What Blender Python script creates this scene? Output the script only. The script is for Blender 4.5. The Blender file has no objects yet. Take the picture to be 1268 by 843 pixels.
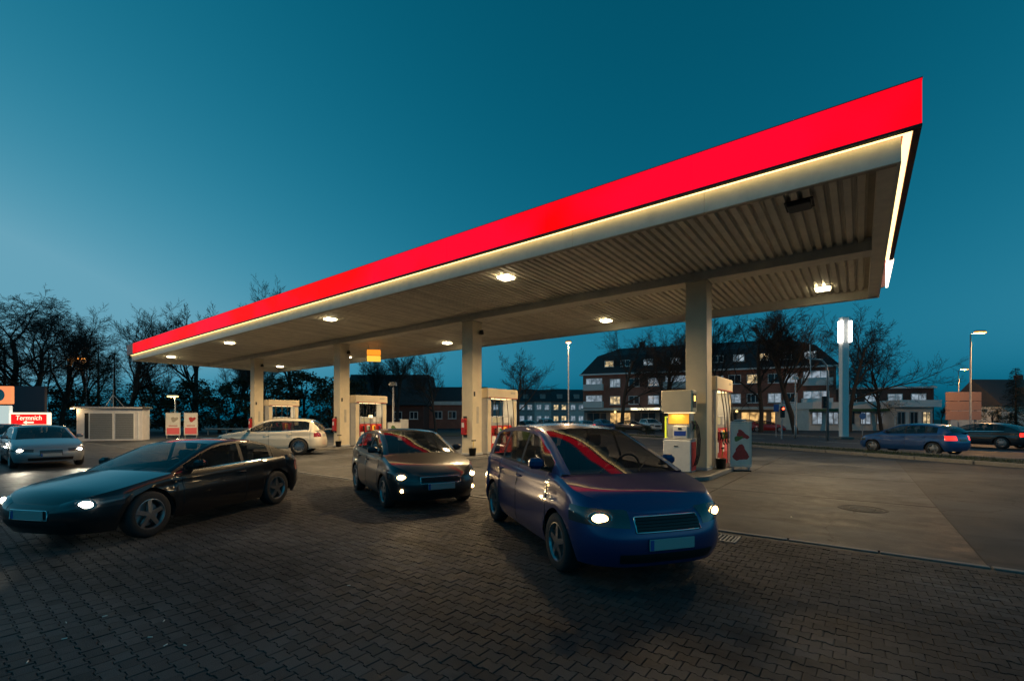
import bpy, bmesh, math, random
import numpy as np
from mathutils import Vector, Matrix
R = math.radians
random.seed(7)
SC = bpy.context.scene
COL = SC.collection

# ------------------------------------------------------------------ camera
EYE = 1.7
CS, SN = 0.796, 0.605            # station axes against the viewing direction
cam_d = bpy.data.cameras.new('camera')
cam = bpy.data.objects.new('camera', cam_d); COL.objects.link(cam)
cam.location = (0, 0, EYE)
cam.rotation_euler = (R(90), 0, math.asin(SN))
cam_d.sensor_width = 36.0
cam_d.lens = 566.0 / 1268.0 * 36.0
cam_d.shift_y = 96.5 / 1268.0
cam_d.clip_start = 0.05
cam_d.clip_end = 3000
SC.camera = cam

# ------------------------------------------------------------------ world, sun, exposure
wd = bpy.data.worlds.new('World'); SC.world = wd; wd.use_nodes = True
wn, wl = wd.node_tree.nodes, wd.node_tree.links
wn.clear()
w_out = wn.new('ShaderNodeOutputWorld'); w_bg = wn.new('ShaderNodeBackground')
sky = wn.new('ShaderNodeTexSky'); sky.sky_type = 'NISHITA'; sky.sun_disc = False
SUN_EL, SUN_AZ = R(5.0), R(37.2 + 68)      # azimuth counted to the left from +Y
sky.sun_elevation = SUN_EL; sky.sun_rotation = -SUN_AZ
sky.altitude = 0; sky.air_density = 1.0; sky.dust_density = 0.3; sky.ozone_density = 3.0
# teal dusk grade of the sky: every channel follows the sky's own blue
sep = wn.new('ShaderNodeSeparateColor'); wl.new(sky.outputs[0], sep.inputs[0])
cmb = wn.new('ShaderNodeCombineColor')
def wmath(op, a, b):
    m_ = wn.new('ShaderNodeMath'); m_.operation = op
    for k_, x_ in ((0, a), (1, b)):
        if isinstance(x_, (int, float)): m_.inputs[k_].default_value = x_
        else: wl.new(x_, m_.inputs[k_])
    return m_.outputs[0]
_B = wmath('MINIMUM', sep.outputs[2], 3.6)
wl.new(wmath('MULTIPLY', wmath('POWER', _B, 4.2), .0046), cmb.inputs[0])
wl.new(wmath('ADD', wmath('MULTIPLY', _B, .57), wmath('MULTIPLY', wmath('POWER', _B, 3.0), .014)), cmb.inputs[1])
wl.new(_B, cmb.inputs[2])
wl.new(cmb.outputs[0], w_bg.inputs[0])
w_bg.inputs[1].default_value = 0.116
wl.new(w_bg.outputs[0], w_out.inputs[0])

sun_d = bpy.data.lights.new('sun', 'SUN'); sun = bpy.data.objects.new('sun', sun_d); COL.objects.link(sun)
sun_d.energy = 0.05; sun_d.angle = R(15); sun_d.color = (1, .8, .6)
_sv = Vector((-math.sin(SUN_AZ)*math.cos(SUN_EL), math.cos(SUN_AZ)*math.cos(SUN_EL), math.sin(SUN_EL)))
sun.rotation_euler = _sv.to_track_quat('Z', 'Y').to_euler()
sun.location = (0, 0, 30)

SC.view_settings.view_transform = 'Standard'; SC.view_settings.look = 'None'
SC.view_settings.exposure = 0.22; SC.view_settings.gamma = 1.0
SC.cycles.use_denoising = True
SC.cycles.max_bounces = 6
SC.cycles.sample_clamp_indirect = 4.0

# ------------------------------------------------------------------ helpers
def cw(X, z, h=0.0):
    """metres to the right of / ahead of the camera -> world"""
    return Vector((CS*X - SN*z, SN*X + CS*z, h))
def ray(px, z, h=0.0):
    return cw((px-634)/566.0*z, z, h)
def hgt(y, z):
    return EYE + (518-y)/566.0*z
def yaw(dx, dz):
    """heading given as (right, ahead) of the camera -> rotation about Z for a thing whose front is +X"""
    v = cw(dx, dz)
    return math.atan2(v.y, v.x)
FACE = yaw(0, -1)                # +X towards the camera's side

MATS = {}
def mat(name, col, rough=.6, metal=0., emit=None, es=0., coat=0., noise=0., nscale=8., bump=0., bscale=60., alpha=1., spec=.5, obj_rand=0., attr=None, trans=0., stain=0., crack=0):
    m = bpy.data.materials.new(name); m.use_nodes = True
    n, l = m.node_tree.nodes, m.node_tree.links
    b = n['Principled BSDF']
    b.inputs['Base Color'].default_value = (*col, 1); b.inputs['Roughness'].default_value = rough
    b.inputs['Metallic'].default_value = metal; b.inputs['Coat Weight'].default_value = coat
    b.inputs['Coat Roughness'].default_value = .04
    b.inputs['Specular IOR Level'].default_value = spec
    b.inputs['Alpha'].default_value = alpha
    b.inputs['Transmission Weight'].default_value = trans
    if emit:
        b.inputs['Emission Color'].default_value = (*emit, 1); b.inputs['Emission Strength'].default_value = es
    if noise or obj_rand or attr:
        tc = n.new('ShaderNodeTexCoord'); src = tc.outputs['Object']
        mul = None
        val = n.new('ShaderNodeValue'); val.outputs[0].default_value = 1.0; cur = val.outputs[0]
        if noise:
            geo = n.new('ShaderNodeNewGeometry')
            nz = n.new('ShaderNodeTexNoise'); nz.inputs['Scale'].default_value = nscale
            nz.inputs['Detail'].default_value = 6; nz.inputs['Roughness'].default_value = .65
            l.new(geo.outputs['Position'], nz.inputs['Vector'])
            mr = n.new('ShaderNodeMapRange'); mr.inputs[1].default_value = .3; mr.inputs[2].default_value = .7
            mr.inputs[3].default_value = 1-noise; mr.inputs[4].default_value = 1+noise
            l.new(nz.outputs[0], mr.inputs[0])
            mu = n.new('ShaderNodeMath'); mu.operation = 'MULTIPLY'; l.new(cur, mu.inputs[0]); l.new(mr.outputs[0], mu.inputs[1]); cur = mu.outputs[0]
            rr = n.new('ShaderNodeMapRange'); rr.inputs[1].default_value = .3; rr.inputs[2].default_value = .7
            rr.inputs[3].default_value = max(0, rough-.12); rr.inputs[4].default_value = min(1, rough+.12)
            l.new(nz.outputs[0], rr.inputs[0]); l.new(rr.outputs[0], b.inputs['Roughness'])
        if obj_rand:
            oi = n.new('ShaderNodeObjectInfo')
            mr = n.new('ShaderNodeMapRange'); mr.inputs[3].default_value = 1-obj_rand; mr.inputs[4].default_value = 1+obj_rand
            l.new(oi.outputs['Random'], mr.inputs[0])
            mu = n.new('ShaderNodeMath'); mu.operation = 'MULTIPLY'; l.new(cur, mu.inputs[0]); l.new(mr.outputs[0], mu.inputs[1]); cur = mu.outputs[0]
        if attr:
            at = n.new('ShaderNodeAttribute'); at.attribute_name = attr[0]
            mr = n.new('ShaderNodeMapRange'); mr.inputs[3].default_value = 1-attr[1]; mr.inputs[4].default_value = 1+attr[1]
            l.new(at.outputs['Fac'], mr.inputs[0])
            mu = n.new('ShaderNodeMath'); mu.operation = 'MULTIPLY'; l.new(cur, mu.inputs[0]); l.new(mr.outputs[0], mu.inputs[1]); cur = mu.outputs[0]
        if stain:      # broad soiled zones, tyre-dark smears and round drips
            for sc_, lo, hi, dist in ((.45,.42,.62,0),(2.2,.30,.42,.6)):
                g2 = n.new('ShaderNodeNewGeometry'); mp = n.new('ShaderNodeMapping'); mp.inputs['Scale'].default_value = (.35 if dist else 1, 1, 1)
                l.new(g2.outputs['Position'], mp.inputs[0])
                z2 = n.new('ShaderNodeTexNoise'); z2.inputs['Scale'].default_value = sc_; z2.inputs['Detail'].default_value = 5; z2.inputs['Distortion'].default_value = dist
                l.new(mp.outputs[0], z2.inputs['Vector'])
                m2 = n.new('ShaderNodeMapRange'); m2.inputs[1].default_value = lo; m2.inputs[2].default_value = hi; m2.inputs[3].default_value = 1-stain; m2.inputs[4].default_value = 1.12
                l.new(z2.outputs[0], m2.inputs[0])
                mu = n.new('ShaderNodeMath'); mu.operation = 'MULTIPLY'; l.new(cur, mu.inputs[0]); l.new(m2.outputs[0], mu.inputs[1]); cur = mu.outputs[0]
            g2 = n.new('ShaderNodeNewGeometry'); vo = n.new('ShaderNodeTexVoronoi'); vo.inputs['Scale'].default_value = 1.1; l.new(g2.outputs['Position'], vo.inputs['Vector'])
            m2 = n.new('ShaderNodeMapRange'); m2.inputs[1].default_value = .06; m2.inputs[2].default_value = .13; m2.inputs[3].default_value = 1-stain*.9; m2.inputs[4].default_value = 1
            l.new(vo.outputs['Distance'], m2.inputs[0])
            mu = n.new('ShaderNodeMath'); mu.operation = 'MULTIPLY'; l.new(cur, mu.inputs[0]); l.new(m2.outputs[0], mu.inputs[1]); cur = mu.outputs[0]
        if crack:
            g2 = n.new('ShaderNodeNewGeometry'); z2 = n.new('ShaderNodeTexNoise'); z2.inputs['Scale'].default_value = 1.3; z2.inputs['Detail'].default_value = 5
            l.new(g2.outputs['Position'], z2.inputs['Vector'])
            ad = n.new('ShaderNodeVectorMath'); ad.operation = 'MULTIPLY_ADD'; ad.inputs[1].default_value = (1.1,1.1,1.1)
            l.new(z2.outputs['Color'], ad.inputs[0]); l.new(g2.outputs['Position'], ad.inputs[2])
            vo = n.new('ShaderNodeTexVoronoi'); vo.feature = 'DISTANCE_TO_EDGE'; vo.inputs['Scale'].default_value = .28; l.new(ad.outputs[0], vo.inputs['Vector'])
            m2 = n.new('ShaderNodeMapRange'); m2.inputs[1].default_value = .0015; m2.inputs[2].default_value = .005; m2.inputs[3].default_value = .35; m2.inputs[4].default_value = 1
            l.new(vo.outputs['Distance'], m2.inputs[0])
            mu = n.new('ShaderNodeMath'); mu.operation = 'MULTIPLY'; l.new(cur, mu.inputs[0]); l.new(m2.outputs[0], mu.inputs[1]); cur = mu.outputs[0]
        vm = n.new('ShaderNodeVectorMath'); vm.operation = 'SCALE'; vm.inputs[0].default_value = col
        l.new(cur, vm.inputs['Scale']); l.new(vm.outputs[0], b.inputs['Base Color'])
    if bump:
        geo = n.new('ShaderNodeNewGeometry')
        nz = n.new('ShaderNodeTexNoise'); nz.inputs['Scale'].default_value = bscale; nz.inputs['Detail'].default_value = 4
        l.new(geo.outputs['Position'], nz.inputs['Vector'])
        bp = n.new('ShaderNodeBump'); bp.inputs['Strength'].default_value = bump; bp.inputs['Distance'].default_value = .01
        l.new(nz.outputs[0], bp.inputs['Height']); l.new(bp.outputs[0], b.inputs['Normal'])
    MATS[name] = m
    return m
M = MATS

class MB:
    def __init__(s): s.v = []; s.f = []
    def add(s, vs, fs):
        o = len(s.v); s.v += [tuple(p) for p in vs]; s.f += [tuple(i+o for i in f) for f in fs]; return s
    def box(s, c, d, rz=0, ry=0, rx=0):
        hx, hy, hz = d[0]/2, d[1]/2, d[2]/2
        vs = [Vector((x, y, z)) for x in (-hx, hx) for y in (-hy, hy) for z in (-hz, hz)]
        if rz or ry or rx:
            m = Matrix.Rotation(rz, 3, 'Z') @ Matrix.Rotation(ry, 3, 'Y') @ Matrix.Rotation(rx, 3, 'X')
            vs = [m @ v for v in vs]
        c = Vector(c)
        return s.add([v + c for v in vs], [(0,1,3,2),(4,6,7,5),(0,4,5,1),(2,3,7,6),(0,2,6,4),(1,5,7,3)])
    def cbox(s, c, d, b=.02):
        """box with chamfered edges"""
        hx, hy, hz = d[0]/2, d[1]/2, d[2]/2; b = min(b, hx*.9, hy*.9, hz*.9)
        ring = [(hx-b,-hy),(hx,-hy+b),(hx,hy-b),(hx-b,hy),(-hx+b,hy),(-hx,hy-b),(-hx,-hy+b),(-hx+b,-hy)]
        k = b*.7
        def sh(t):
            return [(x-math.copysign(t, x), y-math.copysign(t, y)) for x, y in ring]
        lv = [(sh(k), -hz), (ring, -hz+b), (ring, hz-b), (sh(k), hz)]
        vs = [(x+c[0], y+c[1], z+c[2]) for r, z in lv for x, y in r]
        fs = [tuple(range(7,-1,-1)), tuple(range(24,32))]
        for i in range(3):
            for j in range(8): fs.append((i*8+j, i*8+(j+1)%8, (i+1)*8+(j+1)%8, (i+1)*8+j))
        return s.add(vs, fs)
    def tube(s, pts, r, n=6, cap=True):
        pts = [Vector(p) for p in pts]; k = len(pts)
        rs = r if isinstance(r, (list, tuple)) else [r]*k
        vs = []
        for i, p in enumerate(pts):
            t = (pts[min(i+1, k-1)] - pts[max(i-1, 0)])
            if t.length < 1e-9: t = Vector((0,0,1))
            t.normalize()
            a = t.cross(Vector((0,0,1)) if abs(t.z) < .9 else Vector((1,0,0))).normalized(); b = t.cross(a)
            for j in range(n):
                q = 2*math.pi*j/n
                vs.append(p + (a*math.cos(q) + b*math.sin(q))*rs[i])
        fs = [(i*n+j, i*n+(j+1)%n, (i+1)*n+(j+1)%n, (i+1)*n+j) for i in range(k-1) for j in range(n)]
        if cap and n > 2: fs += [tuple(range(n-1, -1, -1)), tuple(range((k-1)*n, k*n))]
        return s.add(vs, fs)
    def prism(s, poly, z0, z1, axis='z', off=(0,0,0)):
        n = len(poly)
        def tr(a, b, c):
            p = {'z': (a, b, c), 'y': (a, c, b), 'x': (c, a, b)}[axis]
            return (p[0]+off[0], p[1]+off[1], p[2]+off[2])
        vs = [tr(a, b, z0) for a, b in poly] + [tr(a, b, z1) for a, b in poly]
        fs = [tuple(range(n-1, -1, -1)), tuple(range(n, 2*n))] + [(i, (i+1) % n, n+(i+1) % n, n+i) for i in range(n)]
        return s.add(vs, fs)
    def lathe(s, prof, n=24, axis='z', c=(0,0,0)):
        """prof: list of (radius, height)"""
        vs = []
        for r, h in prof:
            for j in range(n):
                q = 2*math.pi*j/n; a, b = r*math.cos(q), r*math.sin(q)
                p = {'z': (a, b, h), 'y': (a, h, b), 'x': (h, a, b)}[axis]
                vs.append((p[0]+c[0], p[1]+c[1], p[2]+c[2]))
        fs = [(i*n+j, i*n+(j+1) % n, (i+1)*n+(j+1) % n, (i+1)*n+j) for i in range(len(prof)-1) for j in range(n)]
        return s.add(vs, fs)
    def mesh(s, name, m=None, smooth=False):
        me = bpy.data.meshes.new(name); me.from_pydata(s.v, [], s.f); me.update()
        bm = bmesh.new(); bm.from_mesh(me); bmesh.ops.recalc_face_normals(bm, faces=bm.faces); bm.to_mesh(me); bm.free()
        if smooth: me.polygons.foreach_set('use_smooth', [True]*len(me.polygons))
        if m: me.materials.append(M[m] if isinstance(m, str) else m)
        return me
    def build(s, name, m, parent=None, loc=None, rz=0, smooth=False, bevel=0):
        o = bpy.data.objects.new(name, s.mesh(name, m, smooth)); COL.objects.link(o)
        if parent: o.parent = parent
        if loc is not None: o.location = loc
        if rz: o.rotation_euler.z = rz
        if bevel:
            bv = o.modifiers.new('bevel', 'BEVEL'); bv.width = bevel; bv.segments = 2; bv.limit_method = 'ANGLE'
        return o

def tag(o, label=None, cat=None, group=None, kind=None):
    if label: o['label'] = label
    if cat: o['category'] = cat
    if group: o['group'] = group
    if kind: o['kind'] = kind
    return o
def thing(name, label, cat, loc=(0,0,0), rz=0, group=None):
    o = bpy.data.objects.new(name, None); COL.objects.link(o); o.empty_display_size = .3
    o.location = loc; o.rotation_euler.z = rz
    return tag(o, label, cat, group)
def inst(name, me, parent=None, loc=(0,0,0), rz=0, sc=None):
    o = bpy.data.objects.new(name, me); COL.objects.link(o)
    if parent: o.parent = parent
    o.location = loc; o.rotation_euler.z = rz
    if sc is not None: o.scale = sc
    return o
def copy_tree(o, parent=None):
    c = o.copy(); COL.objects.link(c)
    if parent: c.parent = parent
    for ch in list(o.children): copy_tree(ch, c)
    return c
def lamp(name, kind, energy, col, parent, loc, rot=(0,0,0), size=.3, **kw):
    d = bpy.data.lights.new(name, kind); d.energy = energy; d.color = col
    if kind == 'AREA': d.shape = 'SQUARE'; d.size = size
    elif kind in ('POINT', 'SPOT'): d.shadow_soft_size = size
    for k, v in kw.items(): setattr(d, k, v)
    o = bpy.data.objects.new(name, d); COL.objects.link(o); o.parent = parent; o.location = loc; o.rotation_euler = rot
    return o

# ------------------------------------------------------------------ materials
mat('asphalt', (.046,.048,.053), .75, spec=.35, noise=.35, nscale=1.6, stain=.4, crack=1, bump=.4, bscale=90)
mat('road_asphalt', (.045,.046,.05), .65, noise=.3, nscale=1.2, bump=.4, bscale=90)
mat('paver_single', (.060,.056,.055), .75, spec=.3, noise=.28, nscale=5, stain=.5, bump=.5, bscale=160, obj_rand=.3)
mat('paver_field', (.060,.056,.055), .75, spec=.3, noise=.28, nscale=5, stain=.5, bump=.5, bscale=160, attr=('tone', .3))
mat('bedding', (.025,.022,.02), .9, noise=.4, nscale=30)
mat('slab', (.040,.043,.049), .62, spec=.35, noise=.35, nscale=2.6, stain=.55, crack=1, bump=.5, bscale=45, obj_rand=.12)
mat('kerb', (.17,.165,.155), .7, noise=.25, nscale=6, bump=.3)
mat('paint_white', (.7,.7,.68), .6, noise=.2, nscale=12)
mat('grass', (.035,.055,.02), .8, noise=.4, nscale=3)
mat('soil', (.04,.045,.025), .9, noise=.4, nscale=2)
mat('cream', (.66,.56,.39), .45, noise=.10, nscale=1.6)
mat('cream_dirty', (.46,.41,.32), .55, noise=.22, nscale=2.5)
mat('soffit', (.70,.66,.57), .5, noise=.14, nscale=2.2, obj_rand=.12)
mat('soffit_dark', (.42,.38,.31), .6, noise=.2, nscale=3)
mat('fascia_white', (.66,.65,.60), .4, noise=.10, nscale=3)
mat('red_lit', (.5,.004,.006), .6, spec=.15, emit=(1,.0005,.004), es=1.0)
_m = M['red_lit'].node_tree; _g = _m.nodes.new('ShaderNodeNewGeometry'); _z = _m.nodes.new('ShaderNodeTexNoise'); _z.inputs['Scale'].default_value = .35; _m.links.new(_g.outputs['Position'], _z.inputs['Vector'])
_r = _m.nodes.new('ShaderNodeValToRGB'); _r.color_ramp.elements[0].position = .4; _r.color_ramp.elements[1].position = .6
_r.color_ramp.elements[0].color = (1,.0002,.0004,1); _r.color_ramp.elements[1].color = (.94,.0008,.022,1)
_m.links.new(_z.outputs[0], _r.inputs[0]); _m.links.new(_r.outputs[0], _m.nodes['Principled BSDF'].inputs['Emission Color'])
mat('red_unlit', (.5,.06,.08), .4, noise=.15)
mat('maroon', (.06,.012,.015), .5)
mat('led', (.9,.8,.5), .4, emit=(1,.72,.28), es=2.4)
mat('led_white', (.9,.9,.85), .4, emit=(1,.86,.62), es=3.5)
mat('lum', (.9,.9,.85), .3, emit=(1,.82,.48), es=9)
mat('lum_off', (.06,.055,.05), .3)
mat('steel', (.42,.42,.42), .35, metal=.9, noise=.15)
mat('galv', (.38,.39,.40), .45, metal=.6, noise=.2, nscale=4)
mat('post_grey', (.34,.35,.36), .5, metal=.2, noise=.15)
mat('black', (.015,.015,.016), .45)
mat('rubber', (.02,.02,.021), .75, noise=.2, nscale=20)
mat('red_paint', (.42,.02,.02), .35, noise=.12)
mat('red_panel', (.5,.03,.025), .35, noise=.12, nscale=7)
mat('white_panel', (.68,.67,.64), .4, noise=.08, nscale=4)
mat('grey_panel', (.38,.38,.38), .4, noise=.1, nscale=4)
mat('orange_lit', (.6,.3,.04), .4, emit=(1,.42,.04), es=.55)
mat('orange_sign', (.6,.2,.04), .4, emit=(1,.28,.02), es=1.1)
mat('yellow_sign', (.6,.4,.04), .4, emit=(1,.55,.06), es=1.0)
mat('blue_label', (.02,.06,.35), .4)
mat('green_label', (.03,.22,.06), .4)
mat('yellow_label', (.6,.42,.03), .4)
mat('screen', (.02,.02,.02), .15, emit=(1,.75,.35), es=.35)
mat('screen_glow', (.3,.2,.05), .2, emit=(1,.6,.12), es=3)
mat('pump_glow', (.6,.5,.3), .3, emit=(1,.72,.35), es=2.2)
mat('poster_paper', (.80,.77,.70), .5, noise=.1, nscale=5)
mat('poster_red', (.5,.05,.04), .5, noise=.25, nscale=9)
mat('poster_pink', (.6,.12,.12), .5, emit=(1,.10,.10), es=.12)
mat('poster_green', (.12,.22,.06), .5, noise=.3, nscale=9)

# ------------------------------------------------------------------ ground
def sheet(name, pts, z, m, kind='structure', parent=None):
    mb = MB(); mb.add([(p[0], p[1], z) for p in pts], [tuple(range(len(pts)))])
    o = mb.build(name, m, parent)
    if kind: o['kind'] = kind
    return o
ring = [(900*math.cos(2*math.pi*i/48), 900*math.sin(2*math.pi*i/48)) for i in range(48)]
ground = sheet('ground', ring, -.05, 'soil')
sheet('asphalt_lot', [(1.2,7.42),(60,7.42),(60,25),(-120,25),(-120,7.42),(-46,7.42),(-46,24.9),(1.2,24.9)], -.012, 'asphalt')
sheet('asphalt_yard', [(-120,25.01),(24,25.01),(24,62),(-120,62)], -.016, 'asphalt')
sheet('asphalt_drive', [(2.5,-30),(60,-30),(60,7.40),(2.5,7.40)], -.014, 'asphalt')
sheet('asphalt_side', [(-120,-60),(-46,-60),(-46,7.40),(-120,7.40)], -.014, 'asphalt')

# interlocking double-T pavers
PL, PW, DL = .15, .115, .0085
def paver_outline(g):
    a, b, c = PL/2-g, PW/2+DL-g, PW/2-DL-g
    return [(a,-b),(a,b),(.046-g*.4,b),(.029-g*.4,c),(-.029+g*.4,c),(-.046+g*.4,b),(-a,b),(-a,-b),(-.046+g*.4,-b),(-.029+g*.4,-c),(.029-g*.4,-c),(.046-g*.4,-b)]
def paver_mb(bevel=True):
    mb = MB(); o0, o1 = paver_outline(.003), paver_outline(.0055)
    vs = [(x,y,-.014) for x,y in o0] + [(x,y,-.0035) for x,y in o0] + [(x,y,0) for x,y in o1]
    fs = [tuple(range(24,36))] + [(k*12+i, k*12+(i+1)%12, (k+1)*12+(i+1)%12, (k+1)*12+i) for k in range(2) for i in range(12)]
    return mb.add(vs, fs)
pav_me = paver_mb().mesh('paver', 'paver_single')
forecourt = sheet('forecourt_paving', [(-46,-30),(2.49,-30),(2.49,7.41),(-46,7.41)], -.0125, 'bedding')
cells = []
rp = random.Random(3)
j0, j1 = int(-3.0/PW), int(7.32/PW)
for j in range(j0, j1+1):
    for i in range(int(-15/PL), int(2.4/PL)):
        u = (i + .5*(j % 2))*PL; v = j*PW
        X, z = CS*u + SN*v, -SN*u + CS*v
        if z < 1.2 or abs(X/z) > 1.55 or z > 14.5: continue
        cells.append((z, u, v, z > 2.85 and abs(X/z) < 1.13))
cells.sort(key=lambda c: c[0])
single = [c for c in cells if c[3]][:300]
sset = set((c[1], c[2]) for c in single)
for z, u, v, _ in single:
    o = inst('paver', pav_me, forecourt, (u, v, rp.gauss(0, .0016)))
    o.rotation_euler = (rp.gauss(0,.008), rp.gauss(0,.008), rp.gauss(0,.008) + (math.pi if rp.random() < .5 else 0))
pm = paver_mb(); pv = np.array(pm.v); fv, ff, tone = [], [], []
nv = len(pv)
for z, u, v, _ in cells:
    if (u, v) in sset: continue
    a, b = rp.gauss(0,.008), rp.gauss(0,.008)
    q = pv.copy(); q[:,2] += q[:,0]*a + q[:,1]*b + rp.gauss(0,.0016); q[:,0] += u; q[:,1] += v
    o = len(fv)*nv; fv.append(q); ff += [tuple(k+o for k in f) for f in pm.f]; tone += [rp.random()]*nv
me = bpy.data.meshes.new('paver_field'); me.from_pydata(np.concatenate(fv).tolist(), [], ff); me.update()
at = me.attributes.new('tone', 'FLOAT', 'POINT'); at.data.foreach_set('value', tone)
me.materials.append(M['paver_field'])
pf = inst('paver_field', me, forecourt); pf['kind'] = 'stuff'
# beyond the pieces that can be told apart the paving is one sheet with the same joints in its material
def paver_far_mat():
    m = mat('paver_far', (.048,.044,.042), .6, stain=.5, noise=.28, nscale=3)
    n, l = m.node_tree.nodes, m.node_tree.links; b = n['Principled BSDF']
    geo = n.new('ShaderNodeNewGeometry'); br = n.new('ShaderNodeTexBrick'); br.inputs['Scale'].default_value = 1
    br.inputs['Brick Width'].default_value = PL; br.inputs['Row Height'].default_value = PW; br.inputs['Mortar Size'].default_value = .006
    br.inputs['Color1'].default_value = (1,1,1,1); br.inputs['Color2'].default_value = (.7,.7,.7,1); br.inputs['Mortar'].default_value = (.25,.25,.25,1)
    l.new(geo.outputs['Position'], br.inputs['Vector'])
    mx = n.new('ShaderNodeMix'); mx.data_type = 'RGBA'; mx.blend_type = 'MULTIPLY'; mx.inputs[0].default_value = 1
    src = b.inputs['Base Color'].links[0].from_socket
    l.new(src, mx.inputs[6]); l.new(br.outputs[0], mx.inputs[7]); l.new(mx.outputs[2], b.inputs['Base Color'])
paver_far_mat()
sheet('far_paving', [(-46,-30),(2.49,-30),(2.49,7.41),(-46,7.41)], -.0095, 'paver_far', kind=None, parent=forecourt)
# edge strip of long concrete stones between paving and slabs
kst = MB().cbox((0,0,-.02), (.98,.1,.05), .008).mesh('edging_stone', 'kerb')
for i in range(-46, 2): inst('edging_stone', kst, forecourt, (i+.7, 7.47, .004))
# concrete slabs of the lanes under the canopy
lanes = sheet('fuel_lanes', [(-46,7.53),(1.2,7.53),(1.2,24.9),(-46,24.9)], -.0135, 'bedding')
slab_me = MB().cbox((0,0,-.01), (3.90,4.305,.02), .006).mesh('slab', 'slab')
for i in range(12):
    for j in range(4):
        inst('concrete_slab', slab_me, lanes, (1.2-1.967-i*3.934, 7.53+2.171+j*4.343, rp.gauss(0,.001)))

# road to the right, its verge and kerbs
RB = Vector((19.9, 17.8)); RD = Vector((-.26, .966)); RN = Vector((.966, .26))
def rp2(s, n):
    p = RB + RD*s + RN*n; w = cw(p.x, p.y); return (w.x, w.y)
def rstrip(name, s0, s1, n0, n1, z, m, **k):
    return sheet(name, [rp2(s0,n0), rp2(s0,n1), rp2(s1,n1), rp2(s1,n0)], z, m, **k)
road = rstrip('road', -60, 150, .2, 14, -.008, 'road_asphalt')
rstrip('far_pavement', -60, 150, 14.15, 60, .06, 'asphalt')
def rkerb(name, n, s0, s1):
    p = thing(name, None, None); del_keys = None
    p['kind'] = 'structure'
    me = MB().cbox((0,0,0), (1.97,.14,.22), .02).mesh('kerb_stone', 'kerb')
    k = int((s1-s0)/2)
    for i in range(k):
        a = rp2(s0+2*i+1, n); o = inst('kerb_stone', me, p, (a[0], a[1], .02)); o.rotation_euler.z = yaw(RD.x, RD.y)
    return p
rkerb('verge_kerb', .12, -10, 60)
rkerb('pavement_kerb', 14.08, -6, 60)
verge = rstrip('verge', -40, 70, -2.6, .05, .06, 'soil')
rkerb('lot_kerb', -2.67, -20, 60)
for i in range(9): rstrip('lane_mark', -16+i*9, -12+i*9, 7.0, 7.14, -.004, 'paint_white', kind=None, parent=road)
rstrip('edge_line', -60, 90, .65, .77, -.004, 'paint_white', kind=None, parent=road)
# grass on the verge
g = MB(); rg = random.Random(5)
for k in range(9000):
    s = -14 + 55*rg.random()**1.3; n = rg.uniform(-2.55, 0); x, y = rp2(s, n)
    h = rg.uniform(.05,.14); a = rg.uniform(0, 6.28); w = .012; dx, dy = math.cos(a)*w, math.sin(a)*w
    lx, ly = rg.gauss(0,.03), rg.gauss(0,.03)
    g.add([(x-dx,y-dy,.06),(x+dx,y+dy,.06),(x+lx,y+ly,.06+h)], [(0,1,2)])
tag(g.build('verge_grass', 'grass'), 'short dark grass along the verge between forecourt and road', 'grass', kind='stuff')
# green strip behind the station
def crect(name, x0, x1, z0, z1, h, m, **k):
    return sheet(name, [cw(x0,z0)[:2], cw(x1,z0)[:2], cw(x1,z1)[:2], cw(x0,z1)[:2]], h, m, **k)
crect('rear_lawn', -30, 9, 44, 56, .02, 'soil')
crect('parking_lot', -24, 70, 56.3, 79, .0, 'asphalt')

# ------------------------------------------------------------------ canopy
U0, U1, V0, V1 = -42.4, .55, 9.8, 20.4
Z0, ZR0, ZR1, D = 5.9, 6.29, 7.02, .235
can = thing('station_canopy', 'long flat filling station canopy with glowing red band and ribbed underside', 'canopy', (0,0,0))
def cb(name, u0, u1, v0, v1, z0, z1, m, parent=can, ch=None):
    mb = MB()
    (mb.cbox if ch else mb.box)(((u0+u1)/2,(v0+v1)/2,(z0+z1)/2), (u1-u0, v1-v0, z1-z0), *([ch] if ch else []))
    return mb.build(name, m, parent)
# red band: lit panels along the front, one unlit panel at the far end
n_pan = 12; pl = (U1+D - (U0-D+1.5))/n_pan
for i in range(n_pan):
    a = U0-D+1.5+i*pl
    cb('red_fascia_panel', a+.004, a+pl-.004, V0-D, V0-D+.06, ZR0+.03, ZR1, 'red_lit')
tag(cb('red_fascia_panel', U0-D, U0-D+1.497, V0-D, V0-D+.06, ZR0+.03, ZR1, 'red_unlit'), 'unlit dark red end panel of the fascia')
cb('red_end_panel', U1+D-.06, U1+D, V0-D+.063, 17.2, ZR0+.03, ZR1, 'red_lit')
tag(cb('white_end_panel', U1+D-.058, U1+D+.01, 17.203, V1+D, ZR0-.02, ZR1, 'led_white'), 'white lit panel at the end of the fascia')
cb('red_end_panel', U0-D, U0-D+.06, V0-D+.063, V1+D-.063, ZR0+.03, ZR1, 'red_unlit')
cb('red_rear_panel', U0-D, U1+D-.061, V1+D-.06, V1+D, ZR0+.03, ZR1, 'maroon')
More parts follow.
